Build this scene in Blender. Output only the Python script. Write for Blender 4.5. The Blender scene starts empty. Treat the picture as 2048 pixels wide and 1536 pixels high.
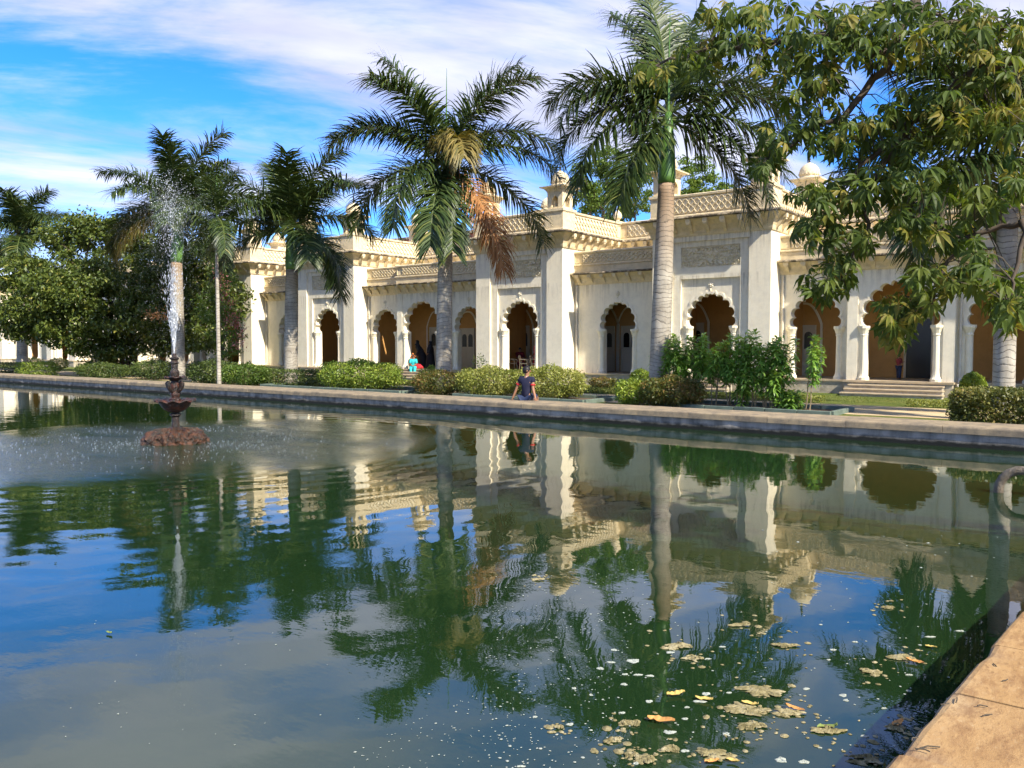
import bpy, bmesh, math, random
import numpy as np
from mathutils import Vector, Matrix, Quaternion
R = math.radians
rng = random.Random(7)
nrg = np.random.default_rng(11)

# ------------------------------------------------------------------ camera
TH, FPX, HZ = R(37.4), 1650.0, 688.0
CAMZ = 2.10
PITCH = math.atan((768 - HZ) / FPX)
scene = bpy.context.scene
cam_d = bpy.data.cameras.new('camera'); cam = bpy.data.objects.new('camera', cam_d)
scene.collection.objects.link(cam)
cam_d.sensor_width = 36.0; cam_d.lens = 36.0 * FPX / 2048.0
cam_d.clip_end = 3000; cam_d.clip_start = 0.05
cam.location = (0, 0, CAMZ)
cam.rotation_euler = (math.pi / 2 - PITCH, 0, TH)
scene.camera = cam
CT, ST = math.cos(TH), math.sin(TH)

# ------------------------------------------------------------------ sun, sky, exposure
SUN_EL, SUN_FRONT = R(41), R(15)
S = Vector((math.cos(SUN_EL) * math.cos(SUN_FRONT), -math.cos(SUN_EL) * math.sin(SUN_FRONT), math.sin(SUN_EL)))
sun_d = bpy.data.lights.new('sun', 'SUN'); sun = bpy.data.objects.new('sun', sun_d)
sun_d.energy = 3.7; sun_d.angle = R(0.6); sun_d.color = (1.0, 0.93, 0.80)
sun.rotation_euler = S.to_track_quat('Z', 'Y').to_euler()
sun.location = (20, -5, 30)
scene.collection.objects.link(sun)
scene.view_settings.view_transform = 'Standard'
scene.view_settings.look = 'None'
scene.view_settings.exposure = 1.38
scene.view_settings.gamma = 1.0
scene.render.engine = 'CYCLES'
scene.cycles.max_bounces = 5
scene.cycles.diffuse_bounces = 3
scene.cycles.glossy_bounces = 3
scene.cycles.use_adaptive_sampling = True
scene.cycles.adaptive_threshold = 0.03
scene.cycles.transparent_max_bounces = 12
scene.cycles.use_denoising = True

world = bpy.data.worlds.new('World'); scene.world = world; world.use_nodes = True
wn = world.node_tree; wn.nodes.clear()
def wnode(t, **kw):
    n = wn.nodes.new(t)
    for k, v in kw.items(): setattr(n, k, v)
    return n
def wl(a, b): wn.links.new(a, b)
def wmath(op, a, b=None, c=None):
    n = wnode('ShaderNodeMath', operation=op)
    for i, v in enumerate((a, b, c)):
        if v is None: continue
        if hasattr(v, 'links'): wl(v, n.inputs[i])
        else: n.inputs[i].default_value = v
    return n.outputs[0]
tc = wnode('ShaderNodeTexCoord')
sky = wnode('ShaderNodeTexSky', sky_type='NISHITA', sun_disc=False)
sky.sun_elevation = SUN_EL
sky.sun_rotation = math.atan2(S.x, S.y)
sky.altitude = 500; sky.air_density = 1.0; sky.dust_density = 0.3; sky.ozone_density = 3.0
hs = wnode('ShaderNodeHueSaturation'); hs.inputs['Saturation'].default_value = 1.18; hs.inputs['Value'].default_value = 0.71
skt = wnode('ShaderNodeMixRGB', blend_type='MULTIPLY'); skt.inputs[0].default_value = 1.0; skt.inputs[2].default_value = (0.62, 0.77, 1.10, 1)
wl(sky.outputs[0], skt.inputs[1]); wl(skt.outputs[0], hs.inputs['Color'])
sep = wnode('ShaderNodeSeparateXYZ'); wl(tc.outputs['Generated'], sep.inputs[0])
zz = wmath('ADD', wmath('MAXIMUM', sep.outputs[2], 0.0), 0.16)
px_ = wmath('DIVIDE', sep.outputs[0], zz); py_ = wmath('DIVIDE', sep.outputs[1], zz)
comb = wnode('ShaderNodeCombineXYZ'); wl(px_, comb.inputs[0]); wl(py_, comb.inputs[1])
mr = wnode('ShaderNodeMapping'); mr.inputs['Rotation'].default_value = (0, 0, R(-60)); wl(comb.outputs[0], mr.inputs[0])
mp = wnode('ShaderNodeMapping'); mp.inputs['Location'].default_value = (2.2, 22.2, 0.0)
mp.inputs['Scale'].default_value = (0.6, 1.4, 1)
wl(mr.outputs[0], mp.inputs[0])
nz = wnode('ShaderNodeTexNoise'); nz.inputs['Scale'].default_value = 1.1; nz.inputs['Detail'].default_value = 8
nz.inputs['Roughness'].default_value = 0.60; nz.inputs['Distortion'].default_value = 0.35
wl(mp.outputs[0], nz.inputs['Vector'])
ramp = wnode('ShaderNodeValToRGB'); ramp.color_ramp.elements[0].position = 0.375; ramp.color_ramp.elements[1].position = 0.63
ramp.color_ramp.interpolation = 'EASE'
wl(nz.outputs[0], ramp.inputs[0])
# cloud shade varies with a second noise
nz2 = wnode('ShaderNodeTexNoise'); nz2.inputs['Scale'].default_value = 2.0; nz2.inputs['Detail'].default_value = 5
wl(mp.outputs[0], nz2.inputs['Vector'])
cr = wnode('ShaderNodeValToRGB')
cr.color_ramp.elements[0].position = 0.30; cr.color_ramp.elements[0].color = (1.6, 1.65, 2.2, 1)
cr.color_ramp.elements[1].position = 0.72; cr.color_ramp.elements[1].color = (3.5, 3.4, 3.7, 1)
wl(nz2.outputs[0], cr.inputs[0])
mixc = wnode('ShaderNodeMixRGB'); wl(wmath('MULTIPLY', ramp.outputs[0], 0.88), mixc.inputs[0])
wl(hs.outputs[0], mixc.inputs[1]); wl(cr.outputs[0], mixc.inputs[2])
bg = wnode('ShaderNodeBackground'); bg.inputs['Strength'].default_value = 0.15
wl(mixc.outputs[0], bg.inputs[0])
wo = wnode('ShaderNodeOutputWorld'); wl(bg.outputs[0], wo.inputs[0])

# ------------------------------------------------------------------ pixel -> place helpers (photo pixels, 2048 x 1536)
cmat = Matrix.Rotation(TH, 3, 'Z') @ Matrix.Rotation(math.pi / 2 - PITCH, 3, 'X')
CP = Vector((0, 0, CAMZ))
def ray(px, py): return cmat @ Vector(((px - 1024) / FPX, (768 - py) / FPX, -1.0))
def at_d(px, py, d): return CP + ray(px, py) * d
def at_Y(px, py, Y):
    r = ray(px, py); return CP + r * (Y / r.y)
def at_z(px, py, z):
    r = ray(px, py); return CP + r * ((z - CAMZ) / r.z)
def colX(px, Y): return at_Y(px, HZ, Y).x          # X of a column of the photo on the plane Y
def depth(p): return -p[0] * ST + p[1] * CT

# ------------------------------------------------------------------ materials
MATS = {}
class NT:
    def __init__(s, name):
        s.m = bpy.data.materials.new(name); s.m.use_nodes = True
        s.t = s.m.node_tree; s.t.nodes.clear()
        s.out = s.t.nodes.new('ShaderNodeOutputMaterial')
        MATS[name] = s.m
    def n(s, t, **kw):
        nd = s.t.nodes.new(t)
        for k, v in kw.items(): setattr(nd, k, v)
        return nd
    def l(s, a, b): s.t.links.new(a, b)
    def pos(s): return s.n('ShaderNodeNewGeometry').outputs['Position']
    def math(s, op, a, b=None, c=None, clamp=False):
        nd = s.n('ShaderNodeMath', operation=op); nd.use_clamp = clamp
        for i, v in enumerate((a, b, c)):
            if v is None: continue
            if hasattr(v, 'links'): s.l(v, nd.inputs[i])
            else: nd.inputs[i].default_value = v
        return nd.outputs[0]
    def noise(s, vec, scale, detail=4, rough=0.55, stretch=None, dist=0.0):
        if stretch:
            mp = s.n('ShaderNodeMapping'); mp.inputs['Scale'].default_value = stretch
            s.l(vec, mp.inputs[0]); vec = mp.outputs[0]
        nd = s.n('ShaderNodeTexNoise'); nd.inputs['Scale'].default_value = scale
        nd.inputs['Detail'].default_value = detail; nd.inputs['Roughness'].default_value = rough
        nd.inputs['Distortion'].default_value = dist
        s.l(vec, nd.inputs['Vector']); return nd.outputs[0]
    def ramp(s, f, stops, interp='LINEAR'):
        nd = s.n('ShaderNodeValToRGB'); e = nd.color_ramp.elements; nd.color_ramp.interpolation = interp
        while len(e) < len(stops): e.new(0.5)
        for el, (p, c) in zip(e, stops):
            el.position = p; el.color = (c, c, c, 1) if isinstance(c, (int, float)) else (*c, 1)
        s.l(f, nd.inputs[0]); return nd.outputs[0]
    def mix(s, f, a, b, mode='MIX'):
        nd = s.n('ShaderNodeMixRGB', blend_type=mode)
        for i, v in enumerate((f, a, b)):
            if hasattr(v, 'links'): s.l(v, nd.inputs[i])
            elif i == 0: nd.inputs[0].default_value = v
            else: nd.inputs[i].default_value = (*v, 1)
        return nd.outputs[0]
    def bump(s, h, strength=0.3, dist=0.02, normal=None):
        nd = s.n('ShaderNodeBump'); nd.inputs['Strength'].default_value = strength; nd.inputs['Distance'].default_value = dist
        s.l(h, nd.inputs['Height'])
        if normal is not None: s.l(normal, nd.inputs['Normal'])
        return nd.outputs[0]
    def bsdf(s, color, rough=0.7, normal=None, spec=0.3, metal=0.0):
        b = s.n('ShaderNodeBsdfPrincipled')
        if hasattr(color, 'links'): s.l(color, b.inputs['Base Color'])
        else: b.inputs['Base Color'].default_value = (*color, 1)
        if hasattr(rough, 'links'): s.l(rough, b.inputs['Roughness'])
        else: b.inputs['Roughness'].default_value = rough
        b.inputs['Specular IOR Level'].default_value = spec; b.inputs['Metallic'].default_value = metal
        if normal is not None: s.l(normal, b.inputs['Normal'])
        return b.outputs[0]
    def done(s, sh): s.l(sh, s.out.inputs['Surface']); return s.m

def mat_plain(name, color, var=0.12, scale=6.0, rough=0.7, bump=0.15, bscale=40, spec=0.3, metal=0.0):
    s = NT(name); p = s.pos()
    n = s.noise(p, scale, 5)
    c = s.mix(n, tuple(v * (1 - var * 1.6) for v in color), tuple(min(1, v * (1 + var * 1.2)) for v in color))
    nm = s.bump(s.noise(p, bscale, 3), bump, 0.01) if bump else None
    return s.done(s.bsdf(c, rough, nm, spec, metal))

def mat_stucco(name, color, dirt, dirt_col=(0.20, 0.17, 0.13), lo=0.56, hi=0.80, streak=0.5, blo=0.44, bhi=0.66, under=0.0):
    s = NT(name); p = s.pos()
    big = s.noise(p, 0.8, 5, 0.6)
    c = s.mix(big, tuple(v * 0.90 for v in color), color)
    st = s.noise(p, 1.7, 6, 0.65, stretch=(1.6, 1.6, 0.16))
    f = s.math('MULTIPLY', s.ramp(st, [(lo, 0.0), (hi, 1.0)]), streak)
    c = s.mix(f, c, tuple(v * 0.62 for v in color))
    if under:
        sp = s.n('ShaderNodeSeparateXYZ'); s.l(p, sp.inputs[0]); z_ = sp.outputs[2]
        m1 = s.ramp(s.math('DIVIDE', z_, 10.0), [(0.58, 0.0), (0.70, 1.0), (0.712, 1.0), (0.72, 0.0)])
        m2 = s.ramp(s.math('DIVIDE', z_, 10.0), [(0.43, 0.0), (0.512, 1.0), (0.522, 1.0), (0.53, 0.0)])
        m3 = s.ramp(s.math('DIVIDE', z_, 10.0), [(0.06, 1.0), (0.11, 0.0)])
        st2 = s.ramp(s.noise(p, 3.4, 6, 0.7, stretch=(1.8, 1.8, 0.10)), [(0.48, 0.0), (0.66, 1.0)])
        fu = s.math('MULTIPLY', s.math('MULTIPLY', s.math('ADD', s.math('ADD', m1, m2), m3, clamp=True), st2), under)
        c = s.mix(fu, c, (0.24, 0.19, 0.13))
    if dirt > 0:
        bl = s.noise(p, 3.3, 8, 0.72)
        f2 = s.math('MULTIPLY', s.ramp(bl, [(blo, 0.0), (bhi, 1.0)]), dirt)
        c = s.mix(f2, c, dirt_col)
    h = s.math('ADD', s.noise(p, 30, 4), s.math('MULTIPLY', s.noise(p, 5, 3), 1.5))
    return s.done(s.bsdf(c, 0.82, s.bump(h, 0.22, 0.012), 0.2))

CREAM = (0.87, 0.785, 0.60)
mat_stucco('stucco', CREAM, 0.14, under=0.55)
mat_stucco('stucco_trim', (0.77, 0.63, 0.39), 0.34)
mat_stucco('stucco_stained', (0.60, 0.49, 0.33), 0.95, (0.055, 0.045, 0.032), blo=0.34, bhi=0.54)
mat_stucco('stucco_ochre', (0.58, 0.31, 0.10), 0.15, (0.16, 0.09, 0.03))
mat_stucco('plinth_stone', (0.46, 0.40, 0.30), 0.60, (0.14, 0.12, 0.09), streak=0.2)
mat_plain('step_stone', (0.42, 0.33, 0.21), 0.3, 3.0, 0.8, 0.3)
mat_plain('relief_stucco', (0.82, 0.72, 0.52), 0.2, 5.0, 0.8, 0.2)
mat_plain('white_paint', (0.60, 0.51, 0.36), 0.06, 3.0, 0.5, 0.05)
mat_plain('dark_pane_and_doorway', (0.012, 0.011, 0.010), 0.1, 3.0, 0.25, 0.0, spec=0.5)
mat_plain('grey_pane', (0.10, 0.10, 0.09), 0.1, 3.0, 0.25, 0.0, spec=0.5)
mat_plain('dark_iron', (0.03, 0.03, 0.035), 0.2, 8.0, 0.45, 0.1)
mat_plain('pipe_paint', (0.62, 0.56, 0.45), 0.2, 5.0, 0.6, 0.1)
def mat_brick():
    s = NT('red_brick'); p = s.pos()
    mp = s.n('ShaderNodeMapping'); mp.inputs['Rotation'].default_value = (R(90), 0, 0); s.l(p, mp.inputs[0])
    b = s.n('ShaderNodeTexBrick'); s.l(mp.outputs[0], b.inputs['Vector'])
    b.inputs['Color1'].default_value = (0.42, 0.10, 0.05, 1); b.inputs['Color2'].default_value = (0.30, 0.07, 0.04, 1)
    b.inputs['Mortar'].default_value = (0.42, 0.33, 0.25, 1); b.inputs['Scale'].default_value = 3.0
    b.inputs['Mortar Size'].default_value = 0.03
    return s.done(s.bsdf(b.outputs[0], 0.85, s.bump(b.outputs[1], 0.3, -0.02)))
mat_brick()

# ------------------------------------------------------------------ mesh helpers
col = scene.collection
def wloc(o):
    v = Vector((0, 0, 0))
    while o is not None: v += Vector(o.location); o = o.parent
    return v
class MB:
    def __init__(s): s.v = []; s.f = []
    def add(s, vs, fs):
        k = len(s.v); s.v.extend([tuple(q) for q in vs]); s.f.extend([tuple(i + k for i in f) for f in fs]); return s
    def box(s, x0, x1, y0, y1, z0, z1):
        return s.add([(x0, y0, z0), (x1, y0, z0), (x1, y1, z0), (x0, y1, z0), (x0, y0, z1), (x1, y0, z1), (x1, y1, z1), (x0, y1, z1)],
                     [(0, 3, 2, 1), (4, 5, 6, 7), (0, 1, 5, 4), (1, 2, 6, 5), (2, 3, 7, 6), (3, 0, 4, 7)])
    def cbox(s, x0, x1, y0, y1, z0, z1, c=0.02):
        """box with chamfered vertical and top edges"""
        a = [(x0 + c, y0), (x1 - c, y0), (x1, y0 + c), (x1, y1 - c), (x1 - c, y1), (x0 + c, y1), (x0, y1 - c), (x0, y0 + c)]
        b = [(x0 + 2 * c, y0 + c), (x1 - 2 * c, y0 + c), (x1 - c, y0 + 2 * c), (x1 - c, y1 - 2 * c), (x1 - 2 * c, y1 - c), (x0 + 2 * c, y1 - c), (x0 + c, y1 - 2 * c), (x0 + c, y0 + 2 * c)]
        vs = [(x, y, z0) for x, y in a] + [(x, y, z1 - c) for x, y in a] + [(x, y, z1) for x, y in b]
        fs = [tuple(reversed(range(8))), tuple(range(16, 24))]
        for r in range(2):
            for i in range(8):
                j = (i + 1) % 8; fs.append((r * 8 + i, r * 8 + j, r * 8 + 8 + j, r * 8 + 8 + i))
        return s.add(vs, fs)
    def prism_xz(s, poly, y0, y1):
        """poly in (x, z), counter-clockwise seen from -Y; extruded y0 (front) .. y1"""
        n = len(poly)
        vs = [(x, y0, z) for x, z in poly] + [(x, y1, z) for x, z in poly]
        fs = [tuple(range(n)), tuple(reversed(range(n, 2 * n)))]
        for i in range(n):
            j = (i + 1) % n; fs.append((i, i + n, j + n, j))
        return s.add(vs, fs)
    def lathe(s, prof, n=16, c=(0, 0, 0), squash=None):
        k = len(prof); vs = []; fs = []
        for i in range(n):
            a = 2 * math.pi * i / n
            for r, z in prof: vs.append((c[0] + r * math.cos(a), c[1] + r * math.sin(a), c[2] + z))
        for i in range(n):
            j = (i + 1) % n
            for m in range(k - 1): fs.append((i * k + m, j * k + m, j * k + m + 1, i * k + m + 1))
        fs.append(tuple(i * k + k - 1 for i in range(n)))
        fs.append(tuple(reversed([i * k for i in range(n)])))
        return s.add(vs, fs)
    def tube(s, pts, rad, n=8, cap=True):
        pts = [Vector(p) for p in pts]; m = len(pts)
        if not hasattr(rad, '__len__'): rad = [rad] * m
        t = (pts[1] - pts[0]).normalized()
        up = Vector((0, 0, 1)) if abs(t.z) < 0.9 else Vector((1, 0, 0))
        u = t.cross(up).normalized(); vs = []; fs = []
        for i in range(m):
            if i == 0: t = pts[1] - pts[0]
            elif i == m - 1: t = pts[-1] - pts[-2]
            else: t = pts[i + 1] - pts[i - 1]
            t.normalize(); u = (u - t * u.dot(t)).normalized(); w = t.cross(u)
            for k in range(n):
                a = 2 * math.pi * k / n; vs.append(pts[i] + (u * math.cos(a) + w * math.sin(a)) * rad[i])
        for i in range(m - 1):
            for k in range(n):
                j = (k + 1) % n; fs.append((i * n + k, i * n + j, (i + 1) * n + j, (i + 1) * n + k))
        if cap: fs.append(tuple(reversed(range(n)))); fs.append(tuple(range((m - 1) * n, m * n)))
        return s.add(vs, fs)
    def sweep(s, path, prof, closed=False):
        """sweep a closed (offset, z) profile along a 2-D path with mitred corners; offset is to the right of travel"""
        n = len(path); k = len(prof); ms = []
        for i in range(n):
            def nrm(a, b):
                d = Vector((path[b][0] - path[a][0], path[b][1] - path[a][1])).normalized(); return Vector((d.y, -d.x))
            ns = []
            if closed or i > 0: ns.append(nrm((i - 1) % n, i))
            if closed or i < n - 1: ns.append(nrm(i, (i + 1) % n))
            if len(ns) == 1: ms.append(ns[0])
            else: ms.append((ns[0] + ns[1]) / (1 + ns[0].dot(ns[1])))
        vs = []; fs = []
        for i in range(n):
            for o, z in prof: vs.append((path[i][0] + ms[i].x * o, path[i][1] + ms[i].y * o, z))
        for i in range(n if closed else n - 1):
            j = (i + 1) % n
            for m in range(k):
                q = (m + 1) % k; fs.append((i * k + m, j * k + m, j * k + q, i * k + q))
        if not closed: fs.append(tuple(reversed(range(k)))); fs.append(tuple(range((n - 1) * k, n * k)))
        return s.add(vs, fs)
    def build(s, name, mat, parent=None, smooth=False, fix=True, loc=None, local=False):
        L = wloc(parent) if parent is not None else Vector((0, 0, 0))
        if loc is not None: L = Vector(loc)
        if local: L = Vector((0, 0, 0))
        me = bpy.data.meshes.new(name)
        me.from_pydata([(x - L.x, y - L.y, z - L.z) for x, y, z in s.v], [], s.f)
        if fix:
            bm = bmesh.new(); bm.from_mesh(me); bmesh.ops.recalc_face_normals(bm, faces=bm.faces); bm.to_mesh(me); bm.free()
        me.materials.append(MATS[mat] if isinstance(mat, str) else mat)
        if smooth: me.shade_smooth()
        o = bpy.data.objects.new(name, me); col.objects.link(o)
        if parent is not None: o.parent = parent
        if loc is not None: o.location = Vector(loc) - (wloc(parent) if parent is not None else Vector((0, 0, 0)))
        return o
def inst(name, me, parent, loc, rz=0.0, scale=None, rot=None):
    """another object sharing mesh data; loc in world coordinates"""
    o = bpy.data.objects.new(name, me); col.objects.link(o)
    if parent is not None: o.parent = parent; o.location = Vector(loc) - wloc(parent)
    else: o.location = loc
    o.rotation_euler = rot if rot is not None else (0, 0, rz)
    if scale is not None: o.scale = scale if hasattr(scale, '__len__') else (scale,) * 3
    return o
def tag(o, label=None, cat=None, group=None, kind=None):
    if label: o['label'] = label
    if cat: o['category'] = cat
    if group: o['group'] = group
    if kind: o['kind'] = kind
    return o
def thing(name, label, cat, loc, rz=0.0, group=None):
    o = bpy.data.objects.new(name, None); col.objects.link(o); o.empty_display_size = 0.3
    o.location = loc; o.rotation_euler = (0, 0, rz)
    return tag(o, label, cat, group)
def raw_mesh(name, V, F4=None, mat=None, parent=None, var=None, F3=None, loc=None):
    """fast mesh from numpy arrays (quads and / or triangles), with an optional per-face value 'var'"""
    L = np.array(wloc(parent)) if parent is not None else np.zeros(3)
    V = np.asarray(V, dtype=np.float64) - L
    me = bpy.data.meshes.new(name)
    n4 = 0 if F4 is None else len(F4); n3 = 0 if F3 is None else len(F3)
    me.vertices.add(len(V)); me.vertices.foreach_set('co', V.astype(np.float32).ravel())
    loops = []; starts = []; k = 0
    if n4: loops.append(np.asarray(F4).ravel()); starts.append(np.arange(n4) * 4); k = n4 * 4
    if n3: loops.append(np.asarray(F3).ravel()); starts.append(k + np.arange(n3) * 3)
    lo = np.concatenate(loops).astype(np.int32); sa = np.concatenate(starts).astype(np.int32)
    me.loops.add(len(lo)); me.loops.foreach_set('vertex_index', lo)
    me.polygons.add(n4 + n3); me.polygons.foreach_set('loop_start', sa)
    me.update(calc_edges=True); me.validate()
    if var is not None:
        at = me.attributes.new('var', 'FLOAT', 'FACE'); at.data.foreach_set('value', np.asarray(var, dtype=np.float32))
    if mat: me.materials.append(MATS[mat])
    o = bpy.data.objects.new(name, me); col.objects.link(o)
    if parent is not None: o.parent = parent
    return o
# ================================================================== THE SETTING
WZ = -0.05                     # water level
CZ = 0.39                      # top of the pool coping
YF = 19.2
def XEf(y): return -0.795 + 0.0797 * (y - 3.49)
XE = XEf(YF)           # pool edges: right side, far side
XW, YN = -95.0, -9.0           # pool edges out of view
CW = 1.25                      # coping width
def mat_ground():
    s = NT('bare_earth'); p = s.pos()
    n = s.noise(p, 0.35, 6, 0.6); n2 = s.noise(p, 9, 5, 0.7)
    c = s.ramp(n, [(0.35, (0.20, 0.145, 0.08)), (0.65, (0.30, 0.22, 0.125))])
    c = s.mix(s.math('MULTIPLY', n2, 0.6), c, (0.16, 0.12, 0.07))
    return s.done(s.bsdf(c, 0.95, s.bump(n2, 0.5, 0.03), 0.1))
mat_ground()
def mat_path():
    s = NT('sand_path'); p = s.pos()
    n = s.noise(p, 0.9, 6, 0.6); n2 = s.noise(p, 22, 4, 0.7)
    c = s.ramp(n, [(0.3, (0.46, 0.34, 0.18)), (0.7, (0.62, 0.49, 0.29))])
    c = s.mix(s.math('MULTIPLY', n2, 0.35), c, (0.30, 0.21, 0.11))
    return s.done(s.bsdf(c, 0.95, s.bump(n2, 0.4, 0.02), 0.1))
mat_path()
def mat_lawn():
    s = NT('lawn_grass'); p = s.pos()
    n = s.noise(p, 0.7, 5, 0.6); n2 = s.noise(p, 14, 5, 0.75)
    c = s.ramp(n, [(0.3, (0.075, 0.11, 0.022)), (0.55, (0.14, 0.16, 0.035)), (0.75, (0.24, 0.21, 0.07))])
    c = s.mix(s.math('MULTIPLY', n2, 0.7), c, (0.06, 0.085, 0.018))
    return s.done(s.bsdf(c, 0.9, s.bump(n2, 0.9, 0.05), 0.1))
mat_lawn()
def flat(name, x0, x1, y0, y1, z, mat):
    o = MB().add([(x0, y0, z), (x1, y0, z), (x1, y1, z), (x0, y1, z)], [(0, 1, 2, 3)]).build(name, mat, fix=False)
    return tag(o, kind='structure')
g = MB(); B = 900
for a in ((-B, B, YF + .3, B), (-B, B, -B, YN - .3), (-B, XW - .3, YN - .3, YF + .3)):
    g.add([(a[0], a[2], 0), (a[1], a[2], 0), (a[1], a[3], 0), (a[0], a[3], 0)], [(0, 1, 2, 3)])
g.add([(XEf(YN - .3) + .3, YN - .3, 0), (B, YN - .3, 0), (B, YF + .3, 0), (XE + .3, YF + .3, 0)], [(0, 1, 2, 3)])
tag(g.build('ground', 'bare_earth', fix=False), kind='structure')
flat('lawn', -95, 20, 20.3, 25.6, 0.004, 'lawn_grass')
flat('path', -95, 20, 25.6, 29.6, 0.008, 'sand_path')
flat('lawn', -95, 20, 29.6, 36.3, 0.004, 'lawn_grass')
flat('pool_floor', XW - .2, XE + .2, YN - .2, YF + .2, -1.6, 'bare_earth')

# ------------------------------------------------------------------ water
FX, FY = at_z(352, 884, WZ).x, at_z(352, 884, WZ).y       # fountain position
def mat_water():
    s = NT('pool_water'); p = s.pos()
    # distance from the fountain
    sub = s.n('ShaderNodeVectorMath', operation='SUBTRACT'); s.l(p, sub.inputs[0]); sub.inputs[1].default_value = (FX, FY, WZ)
    ln = s.n('ShaderNodeVectorMath', operation='LENGTH'); s.l(sub.outputs[0], ln.inputs[0]); d = ln.outputs['Value']
    sepp = s.n('ShaderNodeSeparateXYZ'); s.l(p, sepp.inputs[0])
    # long slow swell, small ripples, rings from the fountain, splash chop
    n1 = s.noise(p, 0.9, 3, 0.5, dist=0.2)
    n2 = s.noise(p, 4.6, 3, 0.55, stretch=(0.75, 1.3, 1))
    wob = s.noise(p, 0.6, 2)
    ring = s.math('SINE', s.math('ADD', s.math('MULTIPLY', d, 11.0), s.math('MULTIPLY', wob, 9.0)))
    fall = s.math('POWER', s.math('DIVIDE', 1.0, s.math('ADD', 1.0, s.math('MULTIPLY', d, 0.22))), 1.6)
    calm = s.ramp(s.noise(p, 0.16, 2), [(0.38, 0.25), (0.66, 1.2)])
    chop_m = s.ramp(s.math('DIVIDE', d, 14.0), [(0.12, 1.0), (0.25, 0.5), (0.42, 0.0)])
    patch = s.ramp(s.noise(p, 0.33, 3, stretch=(0.5, 1.0, 1)), [(0.42, 0.25), (0.6, 1.0)])
    chop = s.math('MULTIPLY', s.math('MULTIPLY', s.noise(p, 9, 4, 0.7, stretch=(0.8, 1.5, 1)), chop_m), patch)
    h = s.math('MULTIPLY', n1, 0.0024)
    h = s.math('ADD', h, s.math('MULTIPLY', s.math('MULTIPLY', n2, 0.0009), calm))
    h = s.math('ADD', h, s.math('MULTIPLY', s.math('MULTIPLY', ring, fall), 0.0030))
    h = s.math('ADD', h, s.math('MULTIPLY', chop, 0.055))
    nm = s.bump(h, 1.0, 1.0)
    # murk: green algae water, a little patchy
    m = s.noise(p, 0.25, 4)
    c = s.ramp(m, [(0.3, (0.008, 0.022, 0.006)), (0.7, (0.011, 0.029, 0.010))])
    rg = s.math('ADD', 0.015, s.math('MULTIPLY', s.math('MULTIPLY', chop_m, patch), 0.07))
    b = s.bsdf(c, rg, nm, 0.5)
    b.node.inputs['IOR'].default_value = 1.75
    return s.done(b)
mat_water()
w = MB().add([(XW - .15, YN - .15, WZ), (XEf(YN) + .15, YN - .15, WZ), (XE + .15, YF + .15, WZ), (XW - .15, YF + .15, WZ)], [(0, 1, 2, 3)]).build('pool_water', 'pool_water', fix=False)
tag(w, kind='structure')

# ------------------------------------------------------------------ pool wall with coping stones
def mat_poolwall():
    s = NT('pool_wall_plaster'); p = s.pos()
    sp = s.n('ShaderNodeSeparateXYZ'); s.l(p, sp.inputs[0])
    n = s.noise(p, 2.2, 7, 0.7); n2 = s.noise(p, 1.6, 6, 0.6, stretch=(2.2, 2.2, 0.25))
    c = s.ramp(n, [(0.3, (0.17, 0.16, 0.14)), (0.7, (0.36, 0.33, 0.285))])
    c = s.mix(s.math('MULTIPLY', s.ramp(n2, [(0.45, 0.0), (0.7, 1.0)]), 0.7), c, (0.045, 0.045, 0.042))
    # wet algae line above the water
    hz = s.math('ADD', sp.outputs[2], s.math('MULTIPLY', s.math('SUBTRACT', s.noise(p, 2.6, 6, 0.7), 0.5), 0.22))
    f = s.ramp(s.math('SUBTRACT', hz, WZ), [(0.07, 1.0), (0.16, 0.0)])
    c = s.mix(f, c, (0.012, 0.013, 0.011))
    return s.done(s.bsdf(c, 0.85, s.bump(n, 0.6, 0.03), 0.3))
mat_poolwall()
def mat_coping():
    s = NT('coping_stone'); p = s.pos()
    n = s.noise(p, 1.1, 6, 0.65, stretch=(1.0, 0.5, 1)); n2 = s.noise(p, 9, 6, 0.75, stretch=(1, 0.35, 1)); n3 = s.noise(p, 60, 3, 0.7)
    sd = s.n('ShaderNodeObjectInfo').outputs['Random']
    c = s.ramp(n, [(0.28, (0.24, 0.13, 0.045)), (0.5, (0.36, 0.215, 0.085)), (0.74, (0.47, 0.315, 0.15))])
    c = s.mix(s.math('MULTIPLY', s.ramp(n2, [(0.46, 0.0), (0.66, 1.0)]), 0.8), c, (0.17, 0.08, 0.03))
    c = s.mix(s.math('MULTIPLY', sd, 0.16), c, (0.25, 0.19, 0.13))
    sp = s.n('ShaderNodeSeparateXYZ'); s.l(p, sp.inputs[0])
    f = s.ramp(s.math('SUBTRACT', sp.outputs[2], s.math('MULTIPLY', n, 0.05)), [(CZ - 0.075, 0.9), (CZ - 0.03, 0.0)])
    c = s.mix(f, c, (0.22, 0.20, 0.165))
    n4 = s.noise(p, 34, 5, 0.8, stretch=(1, 0.4, 1))
    c = s.mix(s.math('MULTIPLY', s.ramp(n4, [(0.54, 0.0), (0.68, 1.0)]), 0.6), c, (0.13, 0.065, 0.025))
    c = s.mix(s.math('MULTIPLY', s.ramp(n4, [(0.28, 1.0), (0.42, 0.0)]), 0.4), c, (0.52, 0.40, 0.23))
    h = s.math('ADD', s.math('MULTIPLY', n2, 0.6), s.math('ADD', s.math('MULTIPLY', n3, 0.25), s.math('MULTIPLY', n4, 0.5)))
    return s.done(s.bsdf(c, 0.82, s.bump(h, 0.5, 0.014), 0.25))
mat_coping()
mat_stucco('coping_weathered', (0.33, 0.255, 0.155), 0.75, (0.13, 0.11, 0.085), streak=0.2, blo=0.40, bhi=0.62)
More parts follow.
